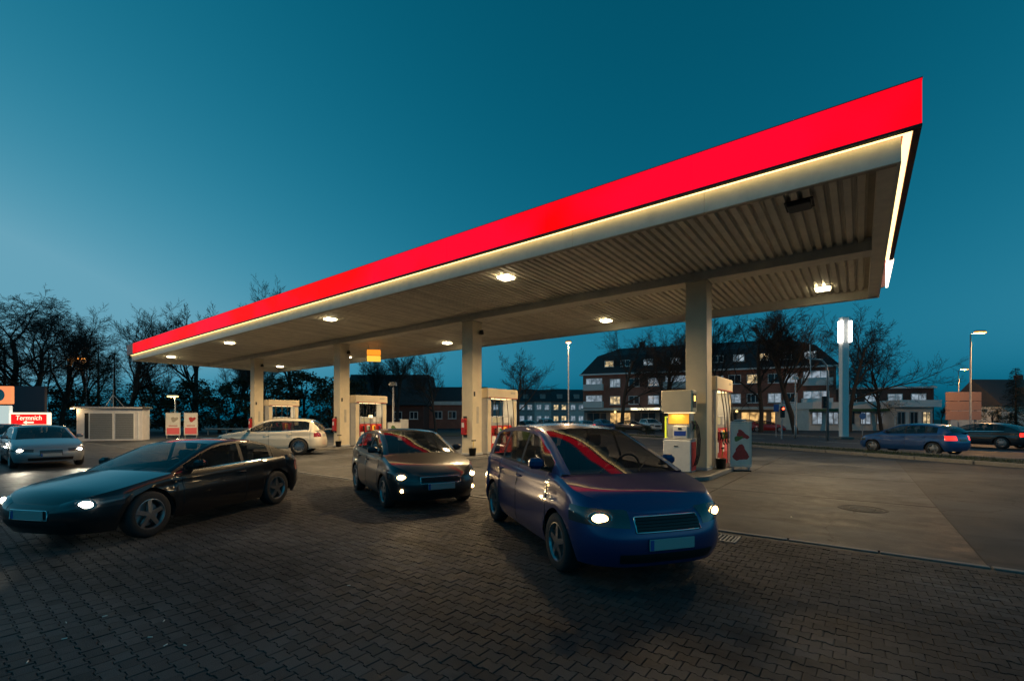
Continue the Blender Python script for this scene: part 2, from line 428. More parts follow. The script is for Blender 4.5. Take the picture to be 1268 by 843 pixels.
# lips beneath the band, coping above
cb('fascia_lip', U0-D, U1+D, V0-D+.002, V0-D+.10, ZR0-.01, ZR0+.028, 'maroon')
cb('fascia_lip', U1+D-.10, U1+D-.001, V0-D+.102, 17.2, ZR0-.012, ZR0+.028, 'maroon')
cb('fascia_lip', U0-D+.001, U0-D+.10, V0-D+.102, V1+D-.1, ZR0-.012, ZR0+.028, 'maroon')
cb('fascia_lip', U0-D+.102, U1+D-.102, V1+D-.098, V1+D-.002, ZR0-.01, ZR0+.028, 'maroon')
cb('coping', U0-D-.006, U1+D+.006, V0-D-.006, V1+D+.006, ZR1+.002, ZR1+.018, 'red_unlit')
# strip light under the band
cb('light_strip', U0-.05, U1+.13, V0-D+.105, V0-.02, ZR0+.012, ZR0+.026, 'led')
cb('light_strip', U1+.02, U1+.13, V0-.015, 17.15, ZR0+.012, ZR0+.026, 'led')
cb('light_strip', U0+.05, U1-.2, V1+.02, V1+D-.105, ZR0+.012, ZR0+.026, 'led')
# white lower fascia in lengths
nf = 14; fl = (U1-U0)/nf
for i in range(nf):
    cb('white_fascia_panel', U0+i*fl+.003, U0+(i+1)*fl-.003, V0, V0+.05, Z0, ZR0+.03, 'fascia_white')
    cb('white_fascia_panel', U0+i*fl+.003, U0+(i+1)*fl-.003, V1-.05, V1, Z0, ZR0+.03, 'fascia_white')
cb('white_end_fascia', U1-.05, U1, V0+.052, V1-.052, Z0+.002, ZR0+.03, 'fascia_white')
cb('white_end_fascia', U0, U0+.05, V0+.052, V1-.052, Z0+.002, ZR0+.03, 'fascia_white')
# flanges and beams
for (v0, v1) in ((V0+.052, V0+.16), (V1-.16, V1-.052)): cb('edge_flange', U0+.052, U1-.052, v0, v1, Z0+.004, Z0+.02, 'soffit_dark')
for (u0, u1) in ((U0+.052, U0+.3), (U1-.30, U1-.052)): cb('end_beam', u0, u1, V0+.162, V1-.162, Z0+.03, Z0+.40, 'soffit')
bw = 14.81
cb('main_beam', U0+.302, U1-.302, bw-.29, bw+.29, Z0, Z0+.03, 'soffit')
cb('beam_web', U0+.302, U1-.302, bw-.10, bw+.10, Z0+.03, Z0+.40, 'soffit')
# ribbed deck: one tray per rib
dz = Z0+.30; PIT = .22
nr = int((U1-.30 - (U0+.30))/PIT)
tray = [(-.5*PIT+.002,.09),(-.5*PIT+.03,.09),(-.5*PIT+.05,0),(.5*PIT-.05,0),(.5*PIT-.03,.09),(.5*PIT-.002,.09),(.5*PIT-.002,.10),(-.5*PIT+.002,.10)]
def tray_mesh(v0, v1):
    mb = MB(); n = len(tray)
    vs = [(x, v0, z) for x, z in tray] + [(x, v1, z) for x, z in tray]
    return mb.add(vs, [(i,(i+1)%n,n+(i+1)%n,n+i) for i in range(n)] + [(7,0,1,2,3,4,5,6),(15,14,13,12,11,10,9,8)]).mesh('soffit_panel', 'soffit')
tm = tray_mesh(V0+.162, V1-.162)
for i in range(nr): inst('soffit_panel', tm, can, (U0+.302+PIT*(i+.5), 0, dz))
cb('deck', U0+.06, U1-.06, V0+.06, V1-.06, dz+.105, ZR0+.45, 'soffit_dark')
# luminaires in the soffit
lum_spots = [(-8.9,11.4,1),(-18.9,11.4,1),(-29.6,11.4,1),(-39.6,11.4,1),(-1.0,11.3,0),(-1.0,19.0,1),(-9.2,19.2,1),(-19.4,19.2,1),(-29.6,19.2,1),(-39.6,19.2,1)]
for (u, v, on) in lum_spots:
    pos = {-1.0: 'by the white lit panel', -8.9: 'between the near column and the third', -9.2: 'between the near column and the third', -18.9: 'between the third and second columns', -19.4: 'between the third and second columns', -29.6: 'between the second and farthest columns', -39.6: 'beyond the farthest column'}[u]
    lb = 'lit square luminaire, '+('red band side' if v < 15 else 'rear side')+' of the canopy, '+pos if on else 'dark switched off luminaire in the ribbed canopy underside near the canopy end'
    t = thing('canopy_luminaire', lb, 'luminaire', (u, v, dz-.004), group='luminaires under the canopy')
    mb = MB()
    for c, d_ in (((.235,0,-.012),(.04,.51,.024)),((-.235,0,-.012),(.04,.51,.024)),((0,.235,-.012),(.43,.04,.022)),((0,-.235,-.012),(.43,.04,.022))): mb.box(c, d_)
    mb.build('frame', 'soffit' if on else 'black', t)
    MB().cbox((0,0,-.045), (.42,.42,.08), .02).build('diffuser', 'lum' if on else 'lum_off', t)
    if on: lamp('luminaire_light', 'AREA', 430, (1,.69,.35), t, (0,0,-.092), size=.41, spread=R(150))

# ------------------------------------------------------------------ columns
COLU = [(-3.66,), (-13.14,), (-23.08,), (-33.58,)]
CWD = .62
where = ['beside the two-tier fuel dispenser with an orange panel', 'third from the far end of the canopy', 'second from the far end of the canopy', 'nearest the far end of the canopy']
def extinguisher(u, v, lab):
    t = thing('fire_extinguisher', lab, 'extinguisher', (u, v, 1.0), group='fire extinguishers on the columns')
    MB().cbox((0,-.08,.35), (.26,.15,.72), .03).build('cabinet', 'red_paint', t)
    MB().box((0,-.158,.42), (.14,.006,.2)).build('label_plate', 'white_panel', t)
    MB().box((0,-.012,.35), (.2,.02,.9)).build('bracket', 'black', t)
for i, (u,) in enumerate(COLU):
    t = thing('canopy_column', 'square cream clad canopy column, '+where[i], 'column', (u-CWD/2, 14.5+CWD/2, 0), group='canopy columns')
    MB().cbox((0,0,(Z0+.08)/2), (CWD,CWD,Z0-.08), .018).build('shaft', 'cream', t)
    MB().cbox((0,0,.16), (CWD+.06,CWD+.06,.12), .01).build('plinth', 'grey_panel', t)
    MB().box((0,0,Z0-.02), (CWD+.03,CWD+.03,.036)).build('cap_plate', 'cream_dirty', t)
    if i:
        MB().cbox((CWD/2+.008,0.02,1.85), (.012,.14,.72), .004).build('access_plate', 'soffit_dark', t)
        MB().box((CWD/2+.006,-.18,2.75), (.010,.09,.2)).build('small_sign', 'black', t)
        extinguisher(u-CWD/2-.1, 14.5-.002, 'red fire extinguisher box on the cream column '+where[i])
        cmt = thing('security_camera', 'small black security camera on the column '+where[i], 'camera', (u+.082, 14.5+CWD*.8, 5.35), group='security cameras')
        MB().lathe([(.001,.16),(.07,.15),(.1,.09),(.1,0),(.001,0)], 12).build('dome', 'black', cmt, smooth=True); MB().box((.0,0,.16), (.16,.06,.03)).build('arm', 'black', cmt)

# ------------------------------------------------------------------ pump islands and dispensers
def island(u, v0, v1, lab):
    t = thing('pump_island', lab, 'island', (u, 0, 0), group='pump islands')
    n = 12; poly = []
    w = .72
    for k in range(n+1): a = math.pi*k/n; poly.append((w*math.cos(a), v1-w+w*math.sin(a)))
    for k in range(n+1): a = math.pi+math.pi*k/n; poly.append((w*math.cos(a), v0+w+w*math.sin(a)))
    MB().prism(poly, -.005, .125).build('kerb_ring', 'kerb', t, bevel=.02)
    MB().prism([(x*.84, (y-(v0+v1)/2)*.965+(v0+v1)/2) for x, y in poly], .126, .135).build('island_top', 'slab', t)
def hose(mb, a, b, sag, r=.017, n=14):
    a, b = Vector(a), Vector(b)
    mb.tube([a.lerp(b, k/n) + Vector((0,0,-sag*4*(k/n)*(1-k/n))) for k in range(n+1)], r, 6)
def dispenser(u, v, lab, glow):
    """tall portal dispenser: +X side faces along the canopy, width runs across it"""
    t = thing('fuel_dispenser', lab, 'fuel pump', (u, v, .13), group='tall portal fuel dispensers')
    W2 = 1.1
    for s in (-1, 1):
        MB().cbox((0, s*(W2-.15), 1.24), (.62,.30,2.48), .02).build('post', 'grey_panel', t)
        MB().cbox((.312, s*(W2-.15), 1.24), (.02,.22,2.3), .006).build('post_panel', 'cream', t)
    hd = MB().cbox((0,0,2.70), (.74, 2*W2+.06, .44), .03).build('header', 'cream', t)
    MB().box((.372,.72,2.76), (.006,.34,.07)).build('lettering_plate', 'soffit_dark', hd)
    MB().box((.372,0,2.51), (.006,2.1,.03)).build('red_stripe', 'red_paint', hd)
    MB().box((0,0,2.472), (.5,1.5,.012)).build('header_light', 'pump_glow', hd)
    body = MB().cbox((0,0,.62), (.52,1.56,1.24), .02).build('cabinet', 'red_panel', t)
    MB().cbox((0,0,1.46), (.48,1.5,.42), .02).build('display_module', 'grey_panel', t)
    for s in (1, -1):
        MB().box((s*.243,-.38,1.5), (.006,.5,.24)).build('price_display', 'screen', t)
        MB().box((s*.243,.38,1.5), (.006,.42,.26)).build('card_terminal', 'white_panel', t)
        for k in range(4):
            y = -.57+.38*k
            h = MB().cbox((s*.285, y, 1.02), (.07,.2,.30), .015).build('nozzle_boot', ('red_paint','white_panel','orange_lit','red_paint')[k], t)
            nz = MB(); nz.tube([(s*.34,y,1.12),(s*.38,y,1.02),(s*.36,y,.90),(s*.32,y,.84)], [.03,.032,.026,.014], 8); nz.box((s*.40,y,1.0), (.02,.035,.17))
            nz.build('nozzle', ('black','green_label','black','blue_label')[k], h)
            hs = MB(); hose(hs, (s*.36,y,.92), (s*.30, y*1.15, 2.48), -.0 + .0); 
            hb = MB()
            pts = [Vector((s*.38,y,1.12))]
            for q in range(1, 15):
                f = q/14; pts.append(Vector((s*(.38+.12*math.sin(math.pi*f)), y+ (y*.15)*f, 1.12 + (2.48-1.12)*f**2.2 - .75*math.sin(math.pi*min(1, f*1.25))*(1-f))))
            hb.tube(pts, .016, 6).build('hose', 'rubber', t, smooth=True)
            MB().box((s*.263, y, .62), (.006,.26,.34)).build('product_label', ('poster_paper','red_paint','poster_paper','poster_pink')[k], t)
    if glow: MB().box((.247,.0,1.70), (.01,.26,.16)).build('lit_panel', 'pump_glow', t)
    lamp('header_lamp', 'AREA', 14, (1,.75,.42), t, (.1,0,2.45), size=.5)
    return t
for i, (u,) in enumerate(COLU):
    w_ = ['beside the two-tier fuel dispenser', 'under the column third from the far canopy end', 'under the column second from the far canopy end', 'at the far canopy end'][i]
    island(u-CWD/2, 12.7, 18.3, 'raised concrete pump island with rounded kerb '+w_)
    dispenser(u-CWD/2+.02, 16.55, 'tall portal fuel dispenser with red panels, '+['behind the two-tier dispenser','by third column from far canopy end','by second column from far canopy end','by the farthest canopy column'][i], i == 2)

# two-tier dispenser in front of the near column
t = thing('two_tier_dispenser', 'two-tier white and grey fuel dispenser with orange lit panel and red side', 'fuel pump', (-4.3, 13.98, .13))
MB().cbox((0,-.02,.47), (.82,.50,.94), .025).build('base_cabinet', 'white_panel', t)
MB().cbox((.416,-.02,.46), (.014,.46,.84), .005).build('red_side', 'red_panel', t)
MB().box((-.02,-.275,.75), (.12,.012,.03)).build('handle', 'black', t)
MB().cbox((.02,0,.962), (.86,.52,.04), .01).build('base_top', 'grey_panel', t)
MB().cbox((.03,.02,1.36), (.66,.40,.76), .02).build('neck', 'grey_panel', t)
MB().cbox((.03,-.185,1.56), (.6,.02,.30), .006).build('orange_panel', 'orange_lit', t)
tp = MB().cbox((.08,-.20,1.17), (.42,.06,.36), .012).build('payment_terminal', 'white_panel', t)
MB().box((.08,-.233,1.13), (.34,.006,.14)).build('blue_label', 'blue_label', tp)
MB().box((.08,-.233,1.27), (.1,.006,.06)).build('keypad', 'black', tp)
hd = MB().cbox((-.02,0,2.08), (.92,.50,.66), .03).build('head', 'cream', t)
MB().cbox((.445,-.05,2.10), (.014,.30,.42), .004).build('screen_frame', 'black', hd)
MB().box((.454,-.05,2.16), (.006,.12,.16)).build('price_light', 'screen_glow', hd)
MB().box((0,0,1.745), (.8,.4,.012)).build('under_light', 'pump_glow', hd)
for k in range(3):
    y = -.15+.14*k
    nz = MB(); nz.tube([(.40,y,1.50),(.45,y,1.40),(.44,y,1.28),(.40,y,1.2)], [.03,.032,.026,.014], 8).build('nozzle', ('black','green_label','black')[k], t)
    hb = MB(); hb.tube([(.44,y,1.48),(.52,y,1.30),(.56,y,.95),(.54,y,.5),(.47,y,.22),(.43,y,.18)], .016, 6).build('hose', 'rubber', t, smooth=True)
lamp('dispenser_lamp', 'AREA', 6, (1,.72,.35), t, (0,-.3,1.72), rot=(R(-20),0,0), size=.3)

# poster stands, bins, buckets on the islands
def poster_stand(loc, rz, w, h, lab, kind, z0=.45):
    t = thing('poster_stand', lab, 'poster stand', loc, rz, 'poster stands')
    fr = MB()
    for c, d in (((0,0,z0+h-.03),(.05,w,.04)),((0,0,z0+.03),(.05,w,.04)),((0,w/2-.03,z0+h/2),(.058,.06,h-.122)),((0,-w/2+.03,z0+h/2),(.058,.06,h-.122))): fr.box(c, d)
    fr.build('frame', 'white_panel', t)
    for s in (-1, 1): MB().box((0, s*(w/2-.08), z0/2), (.05,.05,z0)).build('leg', 'post_grey', t)
    MB().box((0,0,.02), (.4,w*.8,.04)).build('foot', 'black', t)
    sh = MB().box((0,0,z0+h/2), (.03,w-.12,h-.12)).build('poster', 'poster_paper', t)
    def blob(y, z, a, b, m, nm, rot=0, seed=1):
        rr = random.Random(seed); p = []
        for k in range(18):
            q = 6.283*k/18; e = 1+.22*math.sin(3*q+seed)+.1*rr.uniform(-1,1)
            yy, zz = a*e*math.cos(q), b*e*math.sin(q)
            p.append((y+yy*math.cos(rot)-zz*math.sin(rot), z+yy*math.sin(rot)+zz*math.cos(rot)))
        MB().prism(p, .016, .0165+.002*seed, 'x').build(nm, m, sh)
    if kind == 'leaf':
        blob(.05, z0+h*.70, w*.30, h*.075, 'poster_red', 'printed_leaf', -.55, 1)
        blob(-.08, z0+h*.62, w*.2, h*.05, 'poster_green', 'printed_leaf', .4, 2)
        blob(0, z0+h*.30, w*.33, h*.17, 'poster_red', 'printed_picture', 0, 3)
    elif kind == 'green':
        blob(.03, z0+h*.5, w*.28, h*.3, 'poster_green', 'printed_picture', .3, 2)
    else:
        MB().box((.018,0,z0+h*.19), (.006,w-.14,h*.28)).build('printed_band', 'poster_pink', sh)
        blob(.08, z0+h*.70, w*.24, h*.10, 'poster_red' if kind == 'red' else 'soffit_dark', 'printed_picture', .5, 2)
        MB().box((.018,0,z0+h*.42), (.004,w*.6,.06)).build('printed_line', 'poster_red', sh)
    return t
p = ray(917, 14.9); poster_stand((p.x, p.y, 0), yaw(-.15,-1), .66, 1.5, 'white framed poster board with red leaf print beside the near pump island', 'leaf', .12)
p = ray(489, 26.0); poster_stand((p.x, p.y, 0), yaw(.3,-1), .8, 1.1, 'low white framed board with green picture beside a pump island', 'green', .4)
p = ray(651, 20.8); poster_stand((p.x, p.y, 0), yaw(.1,-1), .75, 1.0, 'low white framed board with green picture behind the blue car', 'green', .4)
p = ray(214.5, 38); poster_stand((p.x, p.y, 0), yaw(.4,-1), 1.02, 1.9, 'framed poster with dark picture over red band, next to the storage kiosk', 'dark', .3)
p = ray(236.5, 38.6); poster_stand((p.x, p.y, 0), yaw(.4,-1), 0.98, 1.9, 'framed poster with red picture over red band, farther from the storage kiosk', 'red', .3)
def bucket(loc, lab):
    t = thing('wash_bucket', lab, 'bucket', loc, group='wash buckets on the islands')
    MB().lathe([(.001,0),(.13,0),(.16,.30),(.165,.30),(.165,.32),(.15,.32),(.12,.03),(.001,.03)], 16).build('pail', 'black', t, smooth=True)
    MB().tube([(0,0,.05),(.05,.02,.62)], .012, 6).build('squeegee_handle', 'yellow_label', t); MB().box((.05,.02,.64), (.04,.24,.05)).build('squeegee_blade', 'rubber', t)
bucket((-3.45, 15.35, .135), 'black wash bucket with squeegee beside the poster board island')
bucket((-12.95, 14.3, .135), 'black wash bucket with squeegee at the column third from the far end')
bucket((-22.9, 14.3, .135), 'black wash bucket with squeegee at the column second from the far end')
# lit hanging box under the canopy
t = thing('hanging_sign', 'orange and yellow lit hanging sign box under the canopy', 'sign', ray(463, 28, 5.18), yaw(.2,-1))
for k, (m, z) in enumerate((('orange_sign', .55), ('yellow_sign', .18))): MB().cbox((0,0,z), (.16,.8,.34), .02).build('light_box', m, t)
MB().box((0,0,.368), (.18,.82,.02)).build('divider', 'black', t)
for s in (-1, 1): MB().tube([(0,s*.3,.72),(0,s*.3,1.03)], .015, 6).build('hanger', 'steel', t)

# ------------------------------------------------------------------ cars
def paint(name, col, metal=.55, rough=.32):
    return mat(name, col, rough, metal=metal, coat=1.0)
paint('paint_slate', (.30,.33,.36), .4); paint('paint_champagne', (.76,.69,.56), .25); paint('paint_black', (.012,.012,.014), .3)
paint('paint_graphite', (.035,.038,.042)); paint('paint_navy', (.018,.045,.16), .4); paint('paint_blue', (.02,.09,.26), .3)
paint('paint_silver', (.42,.44,.45)); paint('paint_white', (.70,.70,.68), 0.); paint('paint_red', (.28,.02,.02), .2)
mat('car_glass', (.012,.016,.018), .05, coat=.6, alpha=.55)
mat('car_trim', (.012,.012,.013), .5); mat('chrome', (.75,.75,.75), .12, metal=1.)
mat('rim', (.42,.42,.43), .28, metal=.9); mat('rim_dark', (.10,.10,.105), .35, metal=.8)
mat('head_lens', (.06,.062,.066), .12, coat=1.)
mat('bowl', (.8,.8,.8), .18, metal=1.)
mat('beam_on', (1,.95,.85), .2, emit=(1,.90,.70), es=22); mat('beam_warm', (1,.8,.5), .2, emit=(1,.62,.22), es=14)
mat('tail_on', (.5,.01,.01), .15, emit=(1,.02,.01), es=2.4, coat=1.); mat('tail_off', (.22,.008,.008), .12, coat=1.)
mat('plate', (.42,.42,.40), .6); mat('sign_blue', (.02,.10,.35), .4); mat('interior', (.03,.03,.032), .8); mat('seat_cloth', (.10,.095,.09), .9)
mat('amber', (.6,.2,.02), .2, coat=1.)

def spline(pts, n=240):
    """Catmull-Rom through (x, z) points given in descending x; returns f(x)"""
    P = [pts[0]] + list(pts) + [pts[-1]]; xs, zs = [], []
    for i in range(1, len(P)-2):
        p0, p1, p2, p3 = P[i-1], P[i], P[i+1], P[i+2]
        for k in range(20):
            t = k/20
            f = lambda j: .5*(2*p1[j] + (p2[j]-p0[j])*t + (2*p0[j]-5*p1[j]+4*p2[j]-p3[j])*t*t + (3*p1[j]-p0[j]-3*p2[j]+p3[j])*t**3)
            xs.append(f(0)); zs.append(f(1))
    xs.append(pts[-1][0]); zs.append(pts[-1][1])
    o = np.argsort(xs); X = np.array(xs)[o]; Z = np.array(zs)[o]
    return lambda x: float(np.interp(x, X, Z))

def make_car(spec, label, loc, rz, group=None, name='car', detail=2):
    L, W, H = spec['L'], spec['W'], spec['H']; wr = spec['wr']; pm = spec['paint']
    xf, xr = L/2, -L/2
    axf = xf - spec['fo']; axr = axf - spec['wb']
    zs = spec.get('sill', .22)
    top = spline(spec['deck'])            # bonnet, belt and tail heights along x
    roof = spline(spec['roof'])           # centre line of the cabin
    xw0, xw1, xr1, xr0 = spec['xw0'], spec['xw1'], spec['xr1'], spec['xr0']
    cf, cr = spec.get('cf', .85), spec.get('cr', .6)
    car = thing(name, label, 'car', loc, rz, group)
    # --- plan outline stations, front centre -> rear centre on the left side
    st = []
    nq = 14
    for k in range(nq):
        a = math.pi/2*(1-k/nq); st.append((xf-cf + cf*math.sin(a)**(2/3.0), W/2*math.cos(a)**(2/3.2)))
    ra = wr + .055
    xs = set()
    for ax in (axf, axr):
        for k in range(17): xs.add(round(ax + ra*math.cos(math.pi*k/16), 4))
        xs.add(round(ax+ra+.001, 4)); xs.add(round(ax-ra-.001, 4))
    x = xf-cf
    xB, xC, xE = spec['xB'], spec['xC'], spec['xE']; xA = spec['xA']
    for q in (xA, xB, xC, xw0, xr0): xs.add(round(q, 4))
    while x > xr+cr: xs.add(round(x, 4)); x -= .12
    xs = sorted([q for q in xs if xr+cr < q < xf-cf], reverse=True)
    xx = [xs[0]]
    for q in xs[1:]:
        if xx[-1]-q > .0008: xx.append(q)
    xm = (axf+axr)/2
    for q in xx: st.append((q, W/2*(1-.012*((q-xm)/(L/2))**2)))
    for k in range(nq+1):
        a = math.pi/2*k/nq; st.append((xr+cr - cr*math.sin(a)**(2/3.2), W/2*math.cos(a)**(2/3.4)))
    S = np.array(st); n = len(S)
    T = np.gradient(S, axis=0); T /= np.maximum(1e-6, np.linalg.norm(T, axis=1))[:, None]
    N = np.stack([-T[:,1], T[:,0]], 1)
    if N[n//2][1] < 0: N = -N
    ztop = np.array([top(p[0]) for p in S])
    zbot = np.full(n, zs)
    for i, (x_, y_) in enumerate(S):
        for ax in (axf, axr):
            d = abs(x_-ax)
            if d < ra and y_ > W*.40: zbot[i] = max(zbot[i], wr*.98 + math.sqrt(max(0, ra*ra-d*d)))
    crz = spec.get('crease', .66)
    def off(i_n, z, zt):
        fx = abs(i_n[0]); sgn = i_n[0]
        o = 0.
        if z < .42: o -= .055*((.42-z)/.2)**1.6
        if z > crz: o -= .028*min(1, (z-crz)/.06) * (1-fx)
        o -= .045*max(0, 1-(zt-z)/.09)**2
        if sgn > .2: o -= fx*(.17*max(0, (z-.5)/.35)**1.5*min(1, fx*1.2)) + fx*.03*max(0, (.36-z)/.14)
        if sgn < -.2: o -= fx*(.10*max(0, (z-.6)/.4)**1.4) + fx*.05*max(0, (.36-z)/.14)
        return o
    def surf(i, z):
        i = max(0, min(n-1.001, i)); a = int(i); f = i-a
        p = S[a]*(1-f)+S[a+1]*f; nn = N[a]*(1-f)+N[a+1]*f; zt = ztop[a]*(1-f)+ztop[a+1]*f
        q = p + nn*off(nn, z, zt)
        return Vector((q[0], max(0, q[1]), z)), Vector((nn[0], nn[1], 0))
    def sidx(xq, front=None):
        if front is None: return float(np.interp(-xq, -S[:,0], np.arange(n)))
        return float(np.interp(-xq, -S[:,0], np.arange(n)))
    RWS = 11 if detail else 6
    grid = []
    for i in range(n):
        row = []
        for r in range(RWS+1):
            t = r/RWS; z = zbot[i] + (ztop[i]-zbot[i])*t
            row.append(surf(i, z)[0])
        grid.append(row)
    parts = {}
    def put(key, vs, m, mirror=True):
        mb = parts.setdefault(key, (MB(), m))[0]
        mb.add(vs, [tuple(range(len(vs)))])
        if mirror: mb.add([(v[0], -v[1], v[2]) for v in vs][::-1], [tuple(range(len(vs)))])
    KC = 7
    for i in range(n-1):
        xc = (S[i][0]+S[i+1][0])/2
        onside = S[i][1] > W*.44 and S[i+1][1] > W*.44
        for r in range(RWS):
            vs = [grid[i][r], grid[i+1][r], grid[i+1][r+1], grid[i][r+1]]
            if onside and xB < xc < xA and detail: keys = ('door', 'L0', 'R0')
            elif onside and xC < xc < xB and detail and spec.get('doors', 4) == 4: keys = ('door', 'L1', 'R1')
            else: keys = None
            if keys:
                put((keys[0], keys[1]), vs, pm, False); put((keys[0], keys[2]), [(v[0], -v[1], v[2]) for v in vs][::-1], pm, False)
            else: put(('body',) if not detail else (('front_body',) if xc > xB else ('rear_body',)), vs, pm)
        # upper surface
        def rowtop(k):
            p = grid[k][RWS]; cr_ = spec.get('crown', .045)*min(1, p.y/(W*.4))
            return [Vector((p.x, p.y*(1-q/KC), p.z + cr_*(1-(1-q/KC)**2.2))) for q in range(KC+1)]
        ra_, rb_ = rowtop(i), rowtop(i+1)
        if xc > xw0-.02 or xc < xr0+.02:
            for q in range(KC):
                put(('hood',) if xc > xw0-.02 else ('trunk_lid',), [ra_[q], rb_[q], rb_[q+1], ra_[q+1]], pm)
    # --- cabin
    yrim = lambda x_: surf(sidx(x_), top(x_))[0].y
    gx = sorted(set([round(xw0-(xw0-xw1)*k/8, 4) for k in range(9)] + [round(xw1-(xw1-xr1)*k/9, 4) for k in range(10)] + [round(xr1-(xr1-xr0)*k/7, 4) for k in range(8)]
              + [round(q+e, 4) for q in (xB, xC) for e in (-.035, .035)] + [round(xE, 4)]), reverse=True)
    gx = [q for k, q in enumerate(gx) if k == 0 or gx[k-1]-q > .004]
    SR, TC = 7, 8
    tum = spec.get('tumble', .30)
    cab = []
    for x_ in gx:
        zb = top(x_)-.012; zc = max(roof(x_), zb+.002); h = zc-zb
        yb = yrim(x_)-.012
        ze = zb + h*.90 if h > .02 else zb + h*.5
        ye = yb - tum*(ze-zb) - .03*min(1, h/.3)
        side = []
        for r in range(SR+1):
            t = [0,.07,.28,.5,.72,.88,.95,1][r]; side.append(Vector((x_, yb + (ye-yb)*(t**1.15), zb+(ze-zb)*t)))
        wsf = max(0, min(1, (x_-xw1)/(xw0-xw1))) if x_ > xw1 else 0
        rsf = max(0, min(1, (xr1-x_)/(xr1-xr0))) if x_ < xr1 else 0
        bow = .14*(.35+.65*wsf)*(1 if x_ > (xw1+xr1)/2 else 0) - .10*(.2+.8*rsf)*(1 if x_ < xr1 else 0)
        bow *= 1 if (x_ > xw1-.001 or x_ < xr1+.001) else 0
        topr = []
        for q in range(TC+1):
            f = q/TC; y = ye*(1-f); e = 1-(1-f)**2.6
            topr.append(Vector((x_+bow*(1-(1-f)**2), y, ze+(zc-ze)*e)))
        cab.append((side, topr, h))
    for i in range(len(gx)-1):
        xc = (gx[i]+gx[i+1])/2; (s0, t0, h0), (s1, t1, h1) = cab[i], cab[i+1]
        for r in range(SR):
            vs = [s0[r], s1[r], s1[r+1], s0[r+1]]
            isw = 1 <= r <= 4 and xc > xE and xc < xw0-.03
            if isw and h0 > .10:
                if abs(xc-xB) < .036 or abs(xc-xC) < .036:
                    w = 'B' if abs(xc-xB) < .036 else 'C'
                    put(('pillar', 'L'+w), vs, 'car_trim', False); put(('pillar', 'R'+w), [(v.x, -v.y, v.z) for v in vs][::-1], 'car_trim', False); continue
                else:
                    w = 0 if xc > xB else (1 if xc > xC else 2)
                    put(('side_window', 'L%d' % w), vs, 'car_glass', False); put(('side_window', 'R%d' % w), [(v.x, -v.y, v.z) for v in vs][::-1], 'car_glass', False); continue
            elif r == 0 and xc > xE:
                put(('window_trim', 'L'), vs, spec.get('trim', 'chrome'), False); put(('window_trim', 'R'), [(v.x, -v.y, v.z) for v in vs][::-1], spec.get('trim', 'chrome'), False); continue
            else: key, m = ('roof',), pm
            put(key, vs, m)
        for q in range(TC):
            vs = [t0[q], t1[q], t1[q+1], t0[q+1]]
            if xc > xw1 and q > 0: key, m = ('windshield',), 'car_glass'
            elif xc < xr1 and q > 0: key, m = ('rear_window',), 'car_glass'
            else: key, m = ('roof',), pm
            put(key, vs, m)
    # --- make the part objects
    body_o = None
    for key, (mb, m) in parts.items():
        bm = bmesh.new(); vmap = {}
        for f in mb.f:
            vv = []
            for k in f:
                kk = tuple(round(c, 5) for c in mb.v[k])
                if kk not in vmap: vmap[kk] = bm.verts.new(kk)
                if vmap[kk] not in vv: vv.append(vmap[kk])
            if len(vv) >= 3:
                try: bm.faces.new(vv)
                except ValueError: pass
        bmesh.ops.recalc_face_normals(bm, faces=bm.faces)
        # open shells: make the normals point outwards
        c0 = Vector((0,0,.45)); flip = 0.
        for f in bm.faces: flip += f.normal.dot(f.calc_center_median()-c0)*f.calc_area()
        if flip < 0: bmesh.ops.reverse_faces(bm, faces=bm.faces)
        me = bpy.data.meshes.new(key[0]); bm.to_mesh(me); bm.free()
        me.polygons.foreach_set('use_smooth', [True]*len(me.polygons)); me.materials.append(M[m])
        o = inst(key[0], me, car)
        if m == 'car_glass' or not detail: pass
        if key[0] == 'door' and detail > 1:
            s = 1 if key[1][0] == 'L' else -1
            xh = (xB+.10) if key[1][1] == '0' else (xC+.10)
            p, nn = surf(sidx(xh), top(xh)-.15)
            h = MB(); h.tube([(xh-.09, s*(p.y-.005), p.z), (xh-.07, s*(p.y+.03), p.z), (xh+.07, s*(p.y+.03), p.z+.004), (xh+.09, s*(p.y-.005), p.z+.004)], [.011,.013,.013,.011], 8)
            h.build('handle', pm, o, smooth=True)
    # --- patches laid on the skin
    def patch(nm, i0, i1, z0, z1, m, s=1, lift=.006, nu=10, nw=5, taper=None, parent=car, both=False):
        vs, fs = [], []
        cols = []
        for a in range(nu+1):
            f = a/nu; ii = i0+(i1-i0)*f; za, zb_ = (z0(f) if callable(z0) else z0), (z1(f) if callable(z1) else z1)
            col = []
            for b in range(nw+1):
                g = b/nw; e = min(1, 4*min(f, 1-f)+.15)*min(1, 4*min(g, 1-g)+.15) if not both else min(1, 4*min(g, 1-g)+.15)
                p, nn = surf(ii, za+(zb_-za)*g); p = p + nn*(lift*e+.002); col.append(Vector((p.x, s*p.y, p.z)))
            cols.append(col)
        if both: cols = [[Vector((v.x, -v.y, v.z)) for v in c] for c in reversed(cols[1:] if abs(cols[0][0].y) < 1e-4 else cols)] + cols
        k = nw+1
        for c in cols: vs += c
        fs = [(a*k+b, (a+1)*k+b, (a+1)*k+b+1, a*k+b+1) for a in range(len(cols)-1) for b in range(nw)]
        mb = MB().add(vs, fs); me = bpy.data.meshes.new(nm); me.from_pydata(mb.v, [], mb.f); me.update()
        me.materials.append(M[m]); me.polygons.foreach_set('use_smooth', [True]*len(me.polygons))
        return inst(nm, me, parent)
    def fi(y):      # station on the nose where the outline is y wide
        return float(np.interp(y, S[:nq+1,1], np.arange(nq+1)))
